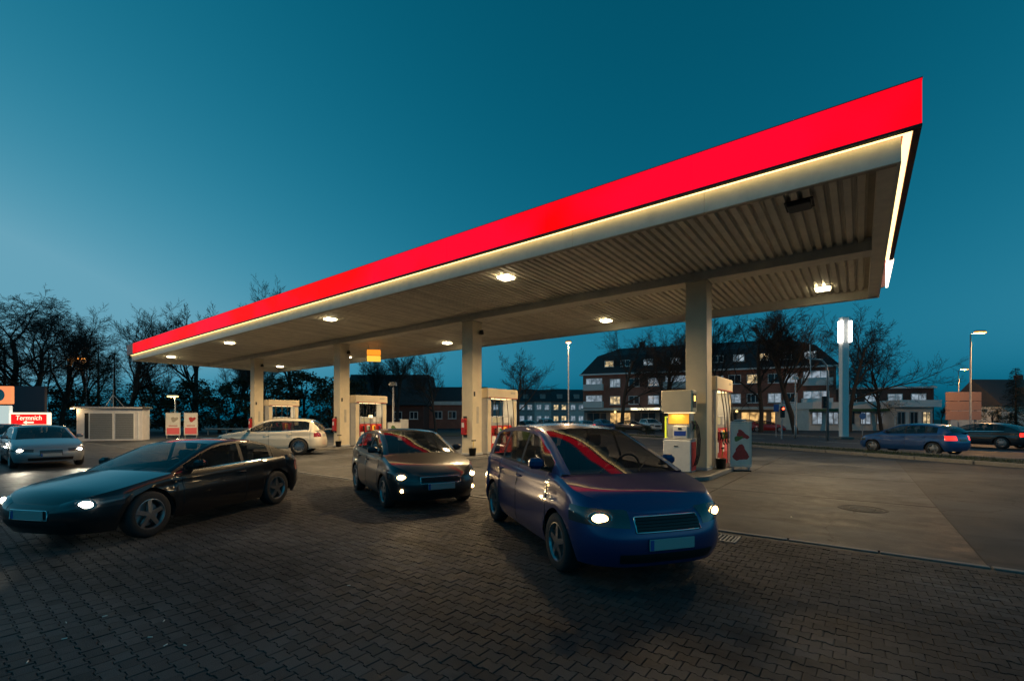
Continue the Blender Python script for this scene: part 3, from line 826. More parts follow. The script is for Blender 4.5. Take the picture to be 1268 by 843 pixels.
    def ri(y):
        return n-1-float(np.interp(y, S[::-1][:nq+1,1], np.arange(nq+1)))
    zf = top(xf-.05)
    hl = spec.get('head', (.44, .97, zf-.17, zf-.035))
    for s in (1, -1):
        i0, i1 = fi(W/2*hl[0]), fi(W/2*hl[1])
        ho = patch('headlight', i0, i1, lambda f: hl[2]+.03*f, lambda f: hl[3]-.02*(1-f)+.015*f, 'head_lens', s)
        if spec.get('beam'):
            p, nn = surf((i0*.55+i1*.45), (hl[2]+hl[3])/2); p = p + nn*.012; p.y *= s; nn = Vector((nn.x, nn.y*s, 0)).normalized()
            bw_ = MB().lathe([(.078,.004),(.082,.0),(.07,.006),(.05,.002)], 20, 'x').build('reflector', 'bowl', ho, loc=p, smooth=True); bw_.rotation_euler.z = math.atan2(nn.y, nn.x)*.6; bw_.scale = (1, 1.5, .85)
            bl = MB().lathe([(.001,.016),(.025,.014),(.042,.006),(.048,-.02)], 16, 'x')
            b_o = bl.build('bulb', spec['beam'], ho, loc=p, smooth=True); b_o.rotation_euler.z = math.atan2(nn.y, nn.x)*.6; b_o.scale = (1, 1.9, 1.05)
            if spec.get('throw'):
                lamp('headlight_beam', 'SPOT', spec['throw'], (1,.88,.66) if spec['beam'] == 'beam_on' else (1,.66,.30), car, (p.x+.08, p.y, p.z), (0, R(-82), 0) if False else (R(84), 0, R(-90)), size=.04, spot_size=R(75), spot_blend=.9)
        if detail and spec.get('fog'):
            fo_ = patch('fog_light', fi(W/2*.66), fi(W/2*.86), .36, .43, 'head_lens', s, nu=6, nw=3)
            if spec['fog'] != 'off':
                p, nn = surf(fi(W/2*.78), .395); p = p+nn*.012; p.y *= s
                MB().lathe([(.001,.01),(.03,.008),(.036,-.01)], 12, 'x').build('bulb', spec['fog'], fo_, loc=p, smooth=True)
        tl = spec.get('tail', (.50, .985, top(xr+.05)-.26, top(xr+.05)-.06))
        patch('tail_light', ri(W/2*tl[0]), ri(W/2*tl[1]), tl[2], tl[3], 'tail_on' if spec.get('tail_on') else 'tail_off', s, nu=8, nw=4)
    gr = spec.get('grille', (.40, zf-.20, zf-.06))
    go = patch('grille', 0, fi(W/2*gr[0]), gr[1], gr[2], 'car_trim', both=True, lift=.004)
    if detail > 1:
        for k in range(4):
            z = gr[1] + (gr[2]-gr[1])*(k+.8)/4.8; pts = []
            for a in range(-6, 7):
                p, nn = surf(fi(W/2*gr[0]*.95*abs(a)/6), z); p = p+nn*.010; pts.append((p.x, p.y*(1 if a >= 0 else -1), p.z))
            MB().tube(pts, .006, 5).build('grille_bar', 'chrome' if spec.get('chrome_grille') else 'car_trim', go)
        pts = []
        for (yy, zz) in [(gr[0]*k/8, gr[2]) for k in range(-8, 9)] + [(gr[0]*k/8, gr[1]) for k in range(8, -9, -1)]:
            p, nn = surf(fi(W/2*abs(yy)), zz); p = p+nn*.008; pts.append((p.x, p.y*(1 if yy >= 0 else -1), p.z))
        pts.append(pts[0]); MB().tube(pts, .009, 6, cap=False).build('grille_surround', 'chrome', go, smooth=True)
        # seams between panels
        for s in (1, -1):
            for xq in [xA, xB] + ([xC] if spec.get('doors', 4) == 4 else []):
                sm = MB(); sm.tube([(lambda p: (p.x, s*(p.y-.001), p.z))(surf(sidx(xq), zb_)[0]) for zb_ in np.linspace(zs+.06 if abs(xq-axr) > ra else wr+math.sqrt(max(0, ra*ra-(xq-axr)**2))+.02, top(xq)-.01, 9)], .006, 4)
                sm.build('panel_seam', 'car_trim', car)
    if detail:
        patch('lower_intake', 0, fi(W/2*.60), .27, .37, 'car_trim', both=True, lift=.003)
    p = surf(0, .45)[0]; pr = surf(n-1, spec.get('plate_z', .72))[0]
    fp = MB().cbox((p.x+.012, 0, spec.get('fplate', .46)), (.016,.52,.11), .004).build('license_plate', 'plate', car)
    if detail: MB().box((p.x+.0205, -.235, spec.get('fplate', .46)), (.002,.04,.10)).build('blue_band', 'sign_blue', fp)
    MB().cbox((pr.x-.014, 0, pr.z), (.016,.52,.11), .004).build('license_plate', 'plate', car)
    # side mirrors
    xm_ = xw0-.42*(xw0-xw1) if spec.get('mirror') is None else spec['mirror']
    for s in (1, -1):
        y0 = yrim(xm_); z0 = top(xm_)+.05
        mo = MB().cbox((xm_, s*(y0+.11), z0+.05), (.13,.19,.13), .04).build('side_mirror', pm, car, smooth=False)
        MB().cbox((xm_+.02, s*(y0+.015), z0), (.07,.10,.035), .012).build('mirror_arm', 'car_trim', mo)
        if detail: MB().box((xm_-.066, s*(y0+.11), z0+.05), (.004,.15,.095)).build('mirror_glass', 'chrome', mo)
    # wheels
    for ax in (axf, axr):
        for s in (1, -1):
            we = bpy.data.objects.new('wheel', None); COL.objects.link(we); we.parent = car; we.empty_display_size = .2
            we.location = (ax, s*(W/2-.115), wr)
            hw = .105
            MB().lathe([(wr*.66,-hw*.9),(wr*.9,-hw),(wr*.985,-hw*.75),(wr,-hw*.4),(wr,hw*.4),(wr*.985,hw*.75),(wr*.9,hw),(wr*.66,hw*.9)], 28, 'y').build('tyre', 'rubber', we, smooth=True)
            rm = MB(); e = s*hw
            rm.lathe([(wr*.67, e*.92),(wr*.64, e*.94),(wr*.60, e*.70),(wr*.60,-e*.8)], 28, 'y')
            nsp = spec.get('spokes', 5)
            for k in range(nsp):
                a = 2*math.pi*k/nsp + .3
                r0, r1 = wr*.08, wr*.63
                ca, sa = math.cos(a), math.sin(a); w0, w1 = (.034, .028) if nsp < 8 else (.02, .016)
                def P_(r, w, dy): return (ca*r - sa*w, e*.78+dy, sa*r + ca*w)
                th = -s*.03
                vs = [P_(r0,-w0,s*.012),P_(r0,w0,s*.012),P_(r1,w1,0),P_(r1,-w1,0),P_(r0,-w0,th),P_(r0,w0,th),P_(r1,w1,th),P_(r1,-w1,th)]
                rm.add(vs, [(0,1,2,3),(4,7,6,5),(0,4,5,1),(1,5,6,2),(2,6,7,3),(3,7,4,0)])
            rm.lathe([(.001,e*.9),(wr*.14,e*.88),(wr*.17,e*.7)], 14, 'y')
            rm.build('rim', spec.get('rim', 'rim'), we)
            MB().lathe([(.001,e*.2),(wr*.5,e*.2),(wr*.5,e*.1),(.001,e*.1)], 20, 'y').build('brake_disc', 'steel', we)
    # dark wheel wells, floor and cabin furniture
    ub = MB(); ub.cbox(((axf+axr)/2, 0, zs+.10), (spec['wb']-2*ra-.04, W*.93, .14), .02)
    for ax in (axf, axr):
        for s in (1, -1):
            arc = [(ax+ (ra+.015)*math.cos(math.pi*k/12), wr + (ra+.015)*math.sin(math.pi*k/12)) for k in range(13)]
            vs = [(a, s*(W/2-.05), b) for a, b in arc] + [(a, s*(W/2-.33), b) for a, b in arc]
            ub.add(vs, [(k, k+1, 14+k, 13+k) for k in range(12)] + [tuple(range(13, 26))])
        ub.box((ax, 0, wr+.02), (2*ra*.9, W-.7, .3))
    ub.box(((xf+axf+ra)/2-.09, 0, zs+.16), (max(.1, xf-axf-ra-.2), W*.5, .26)); ub.box(((xr+axr-ra)/2+.07, 0, zs+.2), (max(.1, axr-ra-xr-.18), W*.55, .3))
    ub.build('underbody', 'interior', car)
    it = MB(); zb = top((xw0+xr0)/2)
    it.box(((xw0+xr0)/2, 0, zb-.42), (xw0-xr0-.1, W*.84, .04))
    it.cbox((xw0-.22, 0, zb-.08), (.42, W*.80, .16), .05)
    if detail:
        for s in (1, -1):
            it.cbox((xB-.02, s*.36, zb-.10), (.14, .46, .62), .05); it.cbox((xB-.06, s*.36, zb+.31), (.09,.25,.17), .04); it.cbox((xB+.24, s*.36, zb-.33), (.46,.48,.14), .05)
        xs_ = max(xr1-.05, xB-.95); it.cbox((xs_, 0, zb-.1), (.14, W*.72, .56), .05)
        for y in (-.42, 0, .42): it.cbox((xs_, y, zb+.22), (.07,.22,.12), .03)
    it.build('seats', 'seat_cloth', car)
    if detail > 1:
        q = [(xw0-.52+.03*math.sin(6.283*k/20), .36+.18*math.cos(6.283*k/20), zb+.0+.17*math.sin(6.283*k/20)) for k in range(21)]
        MB().tube(q, .014, 6, cap=False).build('steering_wheel', 'car_trim', car)
        for s in (1, -1):
            y = .16 if s > 0 else -.34
            MB().tube([(xw0+.05, y, top(xw0)+.035), (xw0-.25, y+.33, roof(xw0-.25)-.005)], [.009,.005], 5).build('wiper', 'car_trim', car)
    return car

def spec_sedan(**k):
    d = dict(L=4.92, W=1.87, H=1.46, wb=2.9, fo=.90, wr=.335, paint='paint_slate', sill=.22, crease=.68,
        deck=[(2.46,.64),(2.3,.72),(1.7,.86),(1.15,.96),(.6,.955),(-.6,.97),(-1.5,1.0),(-2.1,1.02),(-2.46,.96)],
        roof=[(1.2,.95),(.9,1.10),(.35,1.36),(0,1.44),(-.5,1.46),(-1.0,1.42),(-1.5,1.27),(-1.95,1.05),(-2.05,1.0)],
        xw0=1.18, xw1=.22, xr1=-1.10, xr0=-1.98, xA=.98, xB=-.10, xC=-1.02, xE=-1.42, rim='rim', spokes=10, chrome_grille=True,
        grille=(.30,.44,.62), head=(.46,.98,.56,.68))
    d.update(k); return d
def spec_suv(**k):
    d = dict(L=4.78, W=1.94, H=1.72, wb=2.89, fo=.92, wr=.385, paint='paint_champagne', sill=.30, crease=.80,
        deck=[(2.39,.80),(2.2,.90),(1.6,1.01),(1.0,1.09),(.5,1.08),(-.6,1.10),(-1.6,1.15),(-2.1,1.15),(-2.39,1.08)],
        roof=[(1.1,1.07),(.8,1.22),(.2,1.58),(-.1,1.68),(-.6,1.72),(-1.3,1.70),(-1.85,1.63),(-2.1,1.40),(-2.27,1.15)],
        xw0=1.08, xw1=.10, xr1=-1.90, xr0=-2.25, xA=.92, xB=-.12, xC=-1.10, xE=-1.85, rim='rim', spokes=10, cr=.5,
        grille=(.42,.56,.80), head=(.50,.98,.70,.86), plate_z=.9)
    d.update(k); return d
def spec_coupe(**k):
    d = dict(L=4.35, W=1.80, H=1.34, wb=2.58, fo=.88, wr=.33, paint='paint_black', sill=.20, crease=.62, doors=2,
        deck=[(2.17,.58),(2.0,.68),(1.4,.80),(.85,.88),(.4,.885),(-.6,.91),(-1.3,.94),(-1.9,.95),(-2.17,.88)],
        roof=[(.95,.87),(.65,1.02),(.15,1.25),(-.2,1.33),(-.6,1.34),(-1.0,1.28),(-1.45,1.12),(-1.85,.95),(-1.9,.94)],
        xw0=.92, xw1=.02, xr1=-.85, xr0=-1.80, xA=.78, xB=-.48, xC=-1.2, xE=-1.25, rim='rim', spokes=5, grille=(.34,.40,.52), head=(.46,.98,.52,.66))
    d.update(k); return d
def spec_hatch(**k):
    d = dict(L=4.12, W=1.76, H=1.47, wb=2.55, fo=.84, wr=.31, paint='paint_graphite', sill=.21, crease=.70,
        deck=[(2.06,.66),(1.9,.76),(1.4,.89),(.95,.98),(.4,.97),(-.6,.99),(-1.3,1.03),(-1.8,1.03),(-2.06,.95)],
        roof=[(1.0,.97),(.75,1.12),(.2,1.38),(-.1,1.45),(-.6,1.47),(-1.2,1.42),(-1.6,1.30),(-1.85,1.12),(-1.92,1.03)],
        xw0=.98, xw1=.08, xr1=-1.40, xr0=-1.90, xA=.82, xB=-.20, xC=-1.02, xE=-1.45, cr=.5, trim='car_trim', rim='rim', spokes=5, grille=(.44,.52,.63), head=(.50,.98,.56,.71))
    d.update(k); return d
def spec_mpv(**k):
    d = dict(L=4.30, W=1.80, H=1.63, wb=2.66, fo=.86, wr=.325, paint='paint_navy', sill=.23, crease=.76,
        deck=[(2.15,.74),(2.0,.85),(1.55,.97),(1.15,1.06),(.5,1.05),(-.6,1.07),(-1.5,1.09),(-1.9,1.09),(-2.15,1.0)],
        roof=[(1.3,1.05),(1.0,1.20),(.35,1.50),(0,1.60),(-.6,1.63),(-1.2,1.60),(-1.72,1.52),(-1.92,1.28),(-2.03,1.08)],
        xw0=1.26, xw1=.18, xr1=-1.72, xr0=-2.02, xA=.98, xB=-.14, xC=-1.02, xE=-1.66, cr=.45, trim='car_trim', rim='rim', spokes=5, grille=(.42,.58,.72), head=(.48,.98,.62,.80))
    d.update(k); return d

def place(px, z): p = ray(px, z); return (p.x, p.y, 0)
make_car(spec_sedan(beam='beam_on', throw=70), 'slate grey sedan with headlights on and oval chrome grille, facing the forecourt', place(50, 17.2), yaw(.80,-.62))
make_car(spec_suv(), 'champagne coloured sport utility car parked in profile beside a pump island', place(338, 22.0), yaw(-.985,-.17))
make_car(spec_coupe(beam='beam_on', throw=60), 'low black two-door coupe with white headlights standing on the dark block paving', place(225, 8.0), yaw(-.2,-.98))
make_car(spec_hatch(beam='beam_warm', throw=25, fog='beam_warm'), 'graphite hatchback with warm headlights and lit fog lamps on the paving', place(505, 10.2), yaw(.50,-.866))
make_car(spec_mpv(beam='beam_warm', throw=40), 'dark blue tall family car with warm headlights, nearest the concrete lanes', place(715, 6.6), yaw(.30,-.954))
make_car(spec_hatch(paint='paint_silver', beam='beam_on'), 'pale silver hatchback behind the slate grey sedan', place(2, 20.5), yaw(.75,-.66), detail=1)
make_car(spec_hatch(paint='paint_blue', tail_on=True), 'bright blue hatchback driving on the road past the verge', place(1128, 22.5), yaw(-.35,.94))
make_car(spec_sedan(paint='paint_graphite', tail_on=True, chrome_grille=False), 'dark grey sedan with glowing tail lights on the road ahead', place(1215, 27), yaw(-.30,.954), detail=1)

# ------------------------------------------------------------------ background materials
mat('brick', (.29,.125,.09), .8, noise=.3, nscale=1.2); mat('brick_dark', (.11,.055,.045), .85, noise=.3, nscale=1.5)
mat('roof_tile', (.045,.042,.045), .7, noise=.3, nscale=2.5); mat('plaster', (.70,.69,.65), .8, noise=.12, nscale=1.5)
mat('plaster_grey', (.34,.34,.33), .8, noise=.15, nscale=1.5); mat('white_wood', (.80,.80,.78), .5, noise=.08)
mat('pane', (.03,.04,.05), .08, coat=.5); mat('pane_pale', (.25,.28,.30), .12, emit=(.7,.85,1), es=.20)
mat('pane_lit', (.7,.55,.3), .3, emit=(1,.70,.36), es=.42); mat('pane_cool', (.5,.6,.65), .3, emit=(.8,.92,1), es=.30)
mat('shop_lit', (.7,.5,.25), .3, emit=(1,.58,.2), es=.45); mat('shop_sign', (.8,.75,.6), .3, emit=(1,.84,.55), es=1.2)
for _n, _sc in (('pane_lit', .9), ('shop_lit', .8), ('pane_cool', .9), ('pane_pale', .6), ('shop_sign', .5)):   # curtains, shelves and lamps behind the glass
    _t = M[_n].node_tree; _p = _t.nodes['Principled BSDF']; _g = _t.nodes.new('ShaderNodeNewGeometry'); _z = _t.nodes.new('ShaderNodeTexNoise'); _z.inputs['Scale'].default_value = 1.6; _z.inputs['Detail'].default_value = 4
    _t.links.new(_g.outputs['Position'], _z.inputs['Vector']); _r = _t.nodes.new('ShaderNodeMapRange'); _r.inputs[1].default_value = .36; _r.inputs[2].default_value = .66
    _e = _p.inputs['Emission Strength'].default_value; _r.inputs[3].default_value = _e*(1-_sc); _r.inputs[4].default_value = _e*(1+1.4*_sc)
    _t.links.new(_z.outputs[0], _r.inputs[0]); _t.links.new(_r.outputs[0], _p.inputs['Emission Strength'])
mat('green_awning', (.05,.13,.06), .7); mat('metal_door', (.24,.245,.24), .5, metal=.3, noise=.1); mat('kiosk_wall', (.76,.72,.70), .6, noise=.12, nscale=2)
mat('lamp_orange', (1,.6,.2), .3, emit=(1,.34,.05), es=1.8); mat('lamp_warm', (1,.8,.5), .3, emit=(1,.72,.25), es=2.0); mat('lamp_white', (1,1,.95), .3, emit=(1,.92,.82), es=5)
mat('bark', (.045,.038,.032), .9, noise=.3, nscale=6); mat('twig', (.035,.028,.024), .9)
mat('needles', (.018,.030,.016), .8, noise=.4, nscale=2); mat('leaf_dark', (.020,.032,.014), .75, noise=.4, nscale=1.5); mat('leaf_pale', (.16,.17,.12), .8, noise=.3, nscale=3)
mat('red_lightbox', (.5,.01,.01), .4, emit=(1,.01,.008), es=1.0); mat('cream_light', (.9,.8,.6), .4, emit=(1,.80,.52), es=1.3); mat('white_light', (.9,.9,.85), .4, emit=(.85,.95,.85), es=.5)
mat('orange_light', (.8,.3,.1), .4, emit=(1,.28,.10), es=.9); mat('billboard_dark', (.06,.06,.075), .6, noise=.15); mat('billboard_pink', (.45,.27,.22), .6, noise=.1)
mat('signal_red', (.6,.02,.01), .3, emit=(1,.05,.02), es=10); mat('yellow_lit', (.6,.6,.05), .4, emit=(.8,1,.05), es=.45)
mat('rail', (.30,.30,.29), .5, metal=.5)

# ------------------------------------------------------------------ bare trees
def bare_tree(seed, spread=.55, droop=0., levels=5, up=.35, trunk=.32, dense=1.):
    """unit tree 10 m tall; returns (trunk mesh, crown mesh)"""
    rr = random.Random(seed); tk, cr = MB(), MB()
    def grow(p, d, length, r, lv):
        nseg = 4 if lv < 2 else 3
        pts, rs = [p], [r]; q, dd = p.copy(), d.copy()
        for k in range(nseg):
            j = .10 if lv < 1 else .20
            dd = (dd + Vector((rr.gauss(0,j), rr.gauss(0,j), rr.gauss(0,j*.6))) + Vector((0,0,(up if lv < 3 else up*.5)*.18)) - Vector((0,0,droop*(.0 if lv < 2 else .22*lv/3)))).normalized()
            q = q + dd*(length/nseg); pts.append(q.copy()); rs.append(max(.0062, r*(1-.62*(k+1)/nseg)) if lv else r*(1-.5*(k+1)/nseg))
        (tk if lv < 2 else cr).tube(pts, rs, 7 if lv == 0 else (5 if lv == 1 else 3), cap=False)
        if lv >= levels: return
        nch = {0: 9, 1: 6, 2: 5, 3: 4, 4: 3}.get(lv, 3); nch = max(2, round(nch*dense))
        for k in range(nch):
            f = (.34+.66*(k+.6)/nch) if lv == 0 else (.22+.78*(k+rr.random())/nch)
            f = min(.995, f); i = min(nseg-1, int(f*nseg)); g = f*nseg-i
            b = pts[i].lerp(pts[i+1], g); rb = rs[i]*(1-g)+rs[i+1]*g
            ax = (pts[i+1]-pts[i]).normalized(); perp = ax.cross(Vector((rr.gauss(0,1), rr.gauss(0,1), rr.gauss(0,1)))).normalized()
            ang = spread*rr.uniform(.7,1.3)*(1.25-.4*f if lv == 0 else 1)
            nd = (ax*math.cos(ang)+perp*math.sin(ang)).normalized()
            nl = length*rr.uniform(.42,.66)*(1.15-.45*f if lv == 0 else (1.1-.4*f))
            grow(b, nd, nl, max(.0062, rb*rr.uniform(.5,.68)), lv+1)
        if lv: grow(pts[-1], dd, length*.5, max(.0062, rs[-1]), lv+1)
    grow(Vector((0,0,-.05)), Vector((0,0,1)), 6.4, trunk*.55, 0)
    z = max(v[2] for v in cr.v); k = 10/z
    for m_ in (tk, cr): m_.v = [(a*k, b*k, c*k) for a, b, c in m_.v]
    return tk.mesh('trunk', 'bark', True), cr.mesh('crown', 'twig', True)
TREES = {'round': bare_tree(11, .62), 'tall': bare_tree(23, .42, up=.6), 'wide': bare_tree(37, .72, up=.25), 'weep': bare_tree(41, .6, droop=.62, up=.3, dense=1.15), 'broom': bare_tree(55, .36, up=.7)}
def tree(kind, px, ytop, z, lab, wide=1., rot=None, group='bare trees'):
    h = hgt(ytop, z); p = ray(px, z)
    t = thing('bare_tree', lab, 'tree', (p.x, p.y, 0), rot if rot is not None else (px*1.7) % 6.28, group)
    k = h/10; a, b = TREES[kind]
    t.scale = (k*wide, k*wide, k)
    inst('trunk', a, t); inst('crown', b, t)
    return t
tree('weep', 12, 345, 50, 'tall weeping bare tree behind the red lit sign board', 1.25)
tree('weep', 42, 362, 46, 'weeping bare tree with hanging twigs right above the red lit sign', 1.2, 2.2)
tree('round', 76, 374, 52, 'bare round crowned tree standing left of the storage kiosk', 1.15)
tree('round', 158, 363, 56, 'bare round crowned tree standing behind the storage kiosk', 1.1, 4.0)
tree('tall', 118, 400, 62, 'narrow bare tree behind the kiosk conifers', 1.0)
tree('broom', 205, 430, 60, 'low broom shaped bare tree behind the two posters', 1.1)
tree('tall', 246, 366, 64, 'upright bare tree rising above the far end of the canopy', 1.2)
tree('broom', 285, 420, 60, 'broom shaped bare tree behind the far canopy end', 1.2, 1.0)
tree('round', 366, 338, 72, 'bare tree whose top shows above the red canopy band', .9)
tree('tall', 335, 425, 58, 'bare tree behind the column at the far canopy end', 1.2)
tree('broom', 455, 425, 66, 'bare tree behind the dark gabled building', 1.2)
tree('tall', 492, 420, 64, 'slim bare tree at the gable of the dark building', 1.15, 3)
tree('round', 540, 428, 58, 'bare tree in front of the low brick building', 1.0)
tree('round', 641, 424, 60, 'free standing bare tree before the far terraced houses', 1.05, 5)
tree('wide', 770, 398, 62, 'wide bare street tree before the left end of the apartment block', 1.1)
tree('round', 822, 392, 57, 'bare street tree with dark trunk before the brick apartment block', 1.15, 2.5)
tree('tall', 868, 385, 60, 'bare tree hidden partly by the near canopy column', 1.1)
tree('wide', 942, 368, 54, 'large bare street tree before the middle of the apartment block', 1.0, 1.3)
tree('tall', 986, 372, 50, 'tall upright bare tree beside the traffic light', 1.25, 4.4)
tree('wide', 1052, 372, 56, 'large bare tree right behind the white light column', .95, 3.1)
tree('round', 1092, 408, 60, 'smaller bare tree above the flat roofed shop', 1.05, .6)
tree('broom', 1166, 500, 110, 'distant bare tree behind the flat roofed shop', 1.4)

# ------------------------------------------------------------------ evergreens and shrubs
def needle_tree(seed):
    rr = random.Random(seed); tk, cr = MB(), MB()
    tk.tube([(0,0,-.05),(0,0,5),(0,0,9.6)], [.16,.1,.02], 7)
    for k in range(64):
        z = .7+9.0*k/64; rad = 2.5*(1-z/10.1)**.85*rr.uniform(.75,1.1)+.12
        for j in range(7):
            a = rr.uniform(0, 6.283); L_ = rad*rr.uniform(.6,1.1); nn = max(4, int(L_*10))
            for q in range(nn):
                f = (q+1)/nn; x, y, zz = math.cos(a)*L_*f, math.sin(a)*L_*f, z-.5*L_*f*f+rr.gauss(0,.06)
                w = rr.uniform(.10,.24); b = a+rr.choice((-1,1))*rr.uniform(.3,1.1); e = rr.uniform(-.12,.06)
                dx, dy = math.cos(b)*w, math.sin(b)*w
                cr.add([(x,y,zz),(x+dx*.6-dy*.25,y+dy*.6+dx*.25,zz+e*.5+.02),(x+dx*1.3,y+dy*1.3,zz+e),(x+dx*.6+dy*.25,y+dy*.6-dx*.25,zz+e*.5-.02)], [(0,1,2,3)])
    return tk.mesh('trunk', 'bark', True), cr.mesh('crown', 'needles')
def leafy(seed, nclump=46, per=70, lm='leaf_dark', flat=.8):
    """unit shrub or tree, 10 tall and about 8 wide"""
    rr = random.Random(seed); tk, cr = MB(), MB()
    tk.tube([(0,0,-.05),(.1,.1,3),(0,.2,6)], [.24,.17,.08], 6)
    for k in range(nclump):
        a = rr.uniform(0,6.283); zz = rr.uniform(.12,.97); r_ = 3.9*math.sin(math.pi*min(1,(zz*.82+.16)))**.7*math.sqrt(rr.uniform(.15,1))
        c = Vector((math.cos(a)*r_, math.sin(a)*r_, zz*9.3)); s = rr.uniform(.7,1.4)
        if k % 4 == 0: tk.tube([(0,.1,max(.5, c.z*.45)), tuple(c*.6+Vector((0,0,c.z*.2))), tuple(c)], [.09,.05,.02], 4, cap=False)
        for j in range(per):
            d = Vector((rr.gauss(0,1), rr.gauss(0,1), rr.gauss(0,flat))); d = d/max(.3, d.length)*s*rr.uniform(.3,1.05); p = c+d
            if p.z < .1: continue
            w = rr.uniform(.13,.26); n1 = Vector((rr.gauss(0,1),rr.gauss(0,1),rr.gauss(0,1))).normalized(); n2 = n1.cross(Vector((rr.gauss(0,1),rr.gauss(0,1),rr.gauss(0,1)))).normalized()
            cr.add([p-n1*w, p+n2*w*.5, p+n1*w, p-n2*w*.5], [(0,1,2,3)])
    return tk.mesh('trunk', 'bark', True), cr.mesh('crown', lm)
CON = needle_tree(5); LEA = [leafy(3), leafy(8)]; PAL = leafy(12, 30, 60, 'leaf_pale')
def evergreen(pr, px, ytop, z, lab, wide=1., name='conifer', cat='tree', group='dark evergreens'):
    h = hgt(ytop, z); p = ray(px, z); t = thing(name, lab, cat, (p.x, p.y, 0), (px*2.3) % 6.28, group); k = h/10
    t.scale = (k*wide, k*wide, k); inst('trunk', pr[0], t); inst('crown', pr[1], t); return t
evergreen(CON, 6, 415, 47, 'dark conifer behind the dark billboard at the roadside', 1.3)
evergreen(CON, 26, 445, 49, 'lower dark conifer right of the billboard conifer', 1.2)
evergreen(CON, 122, 418, 47, 'broad dark conifer behind the left part of the storage kiosk', 1.15)
evergreen(CON, 142, 432, 50, 'dark conifer behind the antenna of the storage kiosk', 1.25)
evergreen(CON, 1258, 452, 46, 'dark conifer in front of the white house at the road', 1.15)
evergreen(CON, 1236, 500, 52, 'small dark conifer before the white house wall', 1.2)
evergreen(PAL, 1228, 500, 55, 'pale leafless looking shrub before the white house', 1.3, 'garden_shrub', 'shrub')
for i, (px, yt, z, w) in enumerate([(-8,462,56,1.3),(60,478,58,1.6),(98,476,56,1.5),(178,470,60,1.5),(205,474,55,1.5),(238,466,57,1.45),(272,470,54,1.5),(303,462,57,1.4),(342,462,54,1.5),(378,456,57,1.4),(412,462,55,1.4),(440,466,60,1.3)]):
    side = ['left of the sign board conifers','above the red lit sign','left of the storage kiosk','right behind the storage kiosk','behind the two posters, nearer the kiosk','behind the two posters, farther from the kiosk','between the posters and the champagne car','behind the front of the champagne car','behind the far end dispenser','behind the rear of the champagne car','left of the column second from the far end','right of the column second from the far end'][i]
    evergreen(LEA[i % 2], px, yt, z, 'dense dark evergreen tree '+side, w*.9, 'evergreen_tree', 'tree', 'wood behind the station')

# ------------------------------------------------------------------ buildings
def window(parent, x, z, w, h, y=0., pane='pane', mull=1, frame='white_wood'):
    f = MB(); t_ = .09
    f.box((x,y-.03,z+h/2-t_/2),(w,.10,t_)); f.box((x,y-.03,z-h/2+t_/2),(w,.10,t_))
    f.box((x-w/2+t_/2,y-.03,z),(t_,.098,h-2*t_)); f.box((x+w/2-t_/2,y-.03,z),(t_,.098,h-2*t_))
    for k in range(mull): f.box((x-w/2+w*(k+1)/(mull+1), y-.03, z), (t_*.9,.096,h-2*t_))
    o = f.build('window', frame, parent)
    MB().box((x,y-.012,z),(w-2*t_+.01,.02,h-2*t_+.01)).build('pane', pane, o)
    MB().box((x,y-.08,z-h/2-.04),(w+.14,.18,.05)).build('sill', 'white_wood', o)
    return o
A0 = cw(12.7, 81.7)
b = thing('apartment_building', 'long brick apartment block with dark mansard roof, white balconies and lit shops', 'building', A0, yaw(.921,-.389))
LB = 37.8
MB().box((LB/2,5.5,6.4),(LB,11,6.0)).build('upper_wall', 'brick', b)
MB().box((LB/2,5.8,1.7),(LB-.1,10.4,3.4)).build('ground_floor_wall', 'plaster_grey', b)
MB().box((LB/2,-.12,9.42),(LB+1.0,1.0,.22)).build('eave', 'white_wood', b)
rf = MB(); e0 = [(-.4,-.4),(LB+.4,-.4),(LB+.4,11.4),(-.4,11.4)]; e1 = [(2.2,1.9),(LB-2.2,1.9),(LB-2.2,9.1),(2.2,9.1)]
rf.add([(x,y,9.54) for x,y in e0]+[(x,y,12.9) for x,y in e1]+[(5.5,5.5,14.6),(LB-5.5,5.5,14.6)], [(0,1,5,4),(1,2,6,5),(2,3,7,6),(3,0,4,7),(4,5,9,8),(6,7,8,9),(5,6,9),(7,4,8),(3,2,1,0)])
rfo = rf.build('roof', 'roof_tile', b)
for x in (9.5, 20, 31): MB().box((x,6.4,15.0),(.9,.6,1.5)).build('chimney', 'brick_dark', rfo)
for x, p in ((4.6,'pane_lit'),(7.4,'pane'),(11.2,'pane_cool'),(15.6,'pane_cool'),(19,'pane_lit'),(22,'pane'),(25,'pane_cool'),(28.4,'pane_lit'),(31.4,'pane'),(34.6,'pane_cool')):
    d = MB(); d.box((x,1.4,11.15),(1.9,2.2,1.7)); do = d.build('dormer', 'roof_tile', b); window(do, x, 11.25, 1.6, 1.1, .29, p)
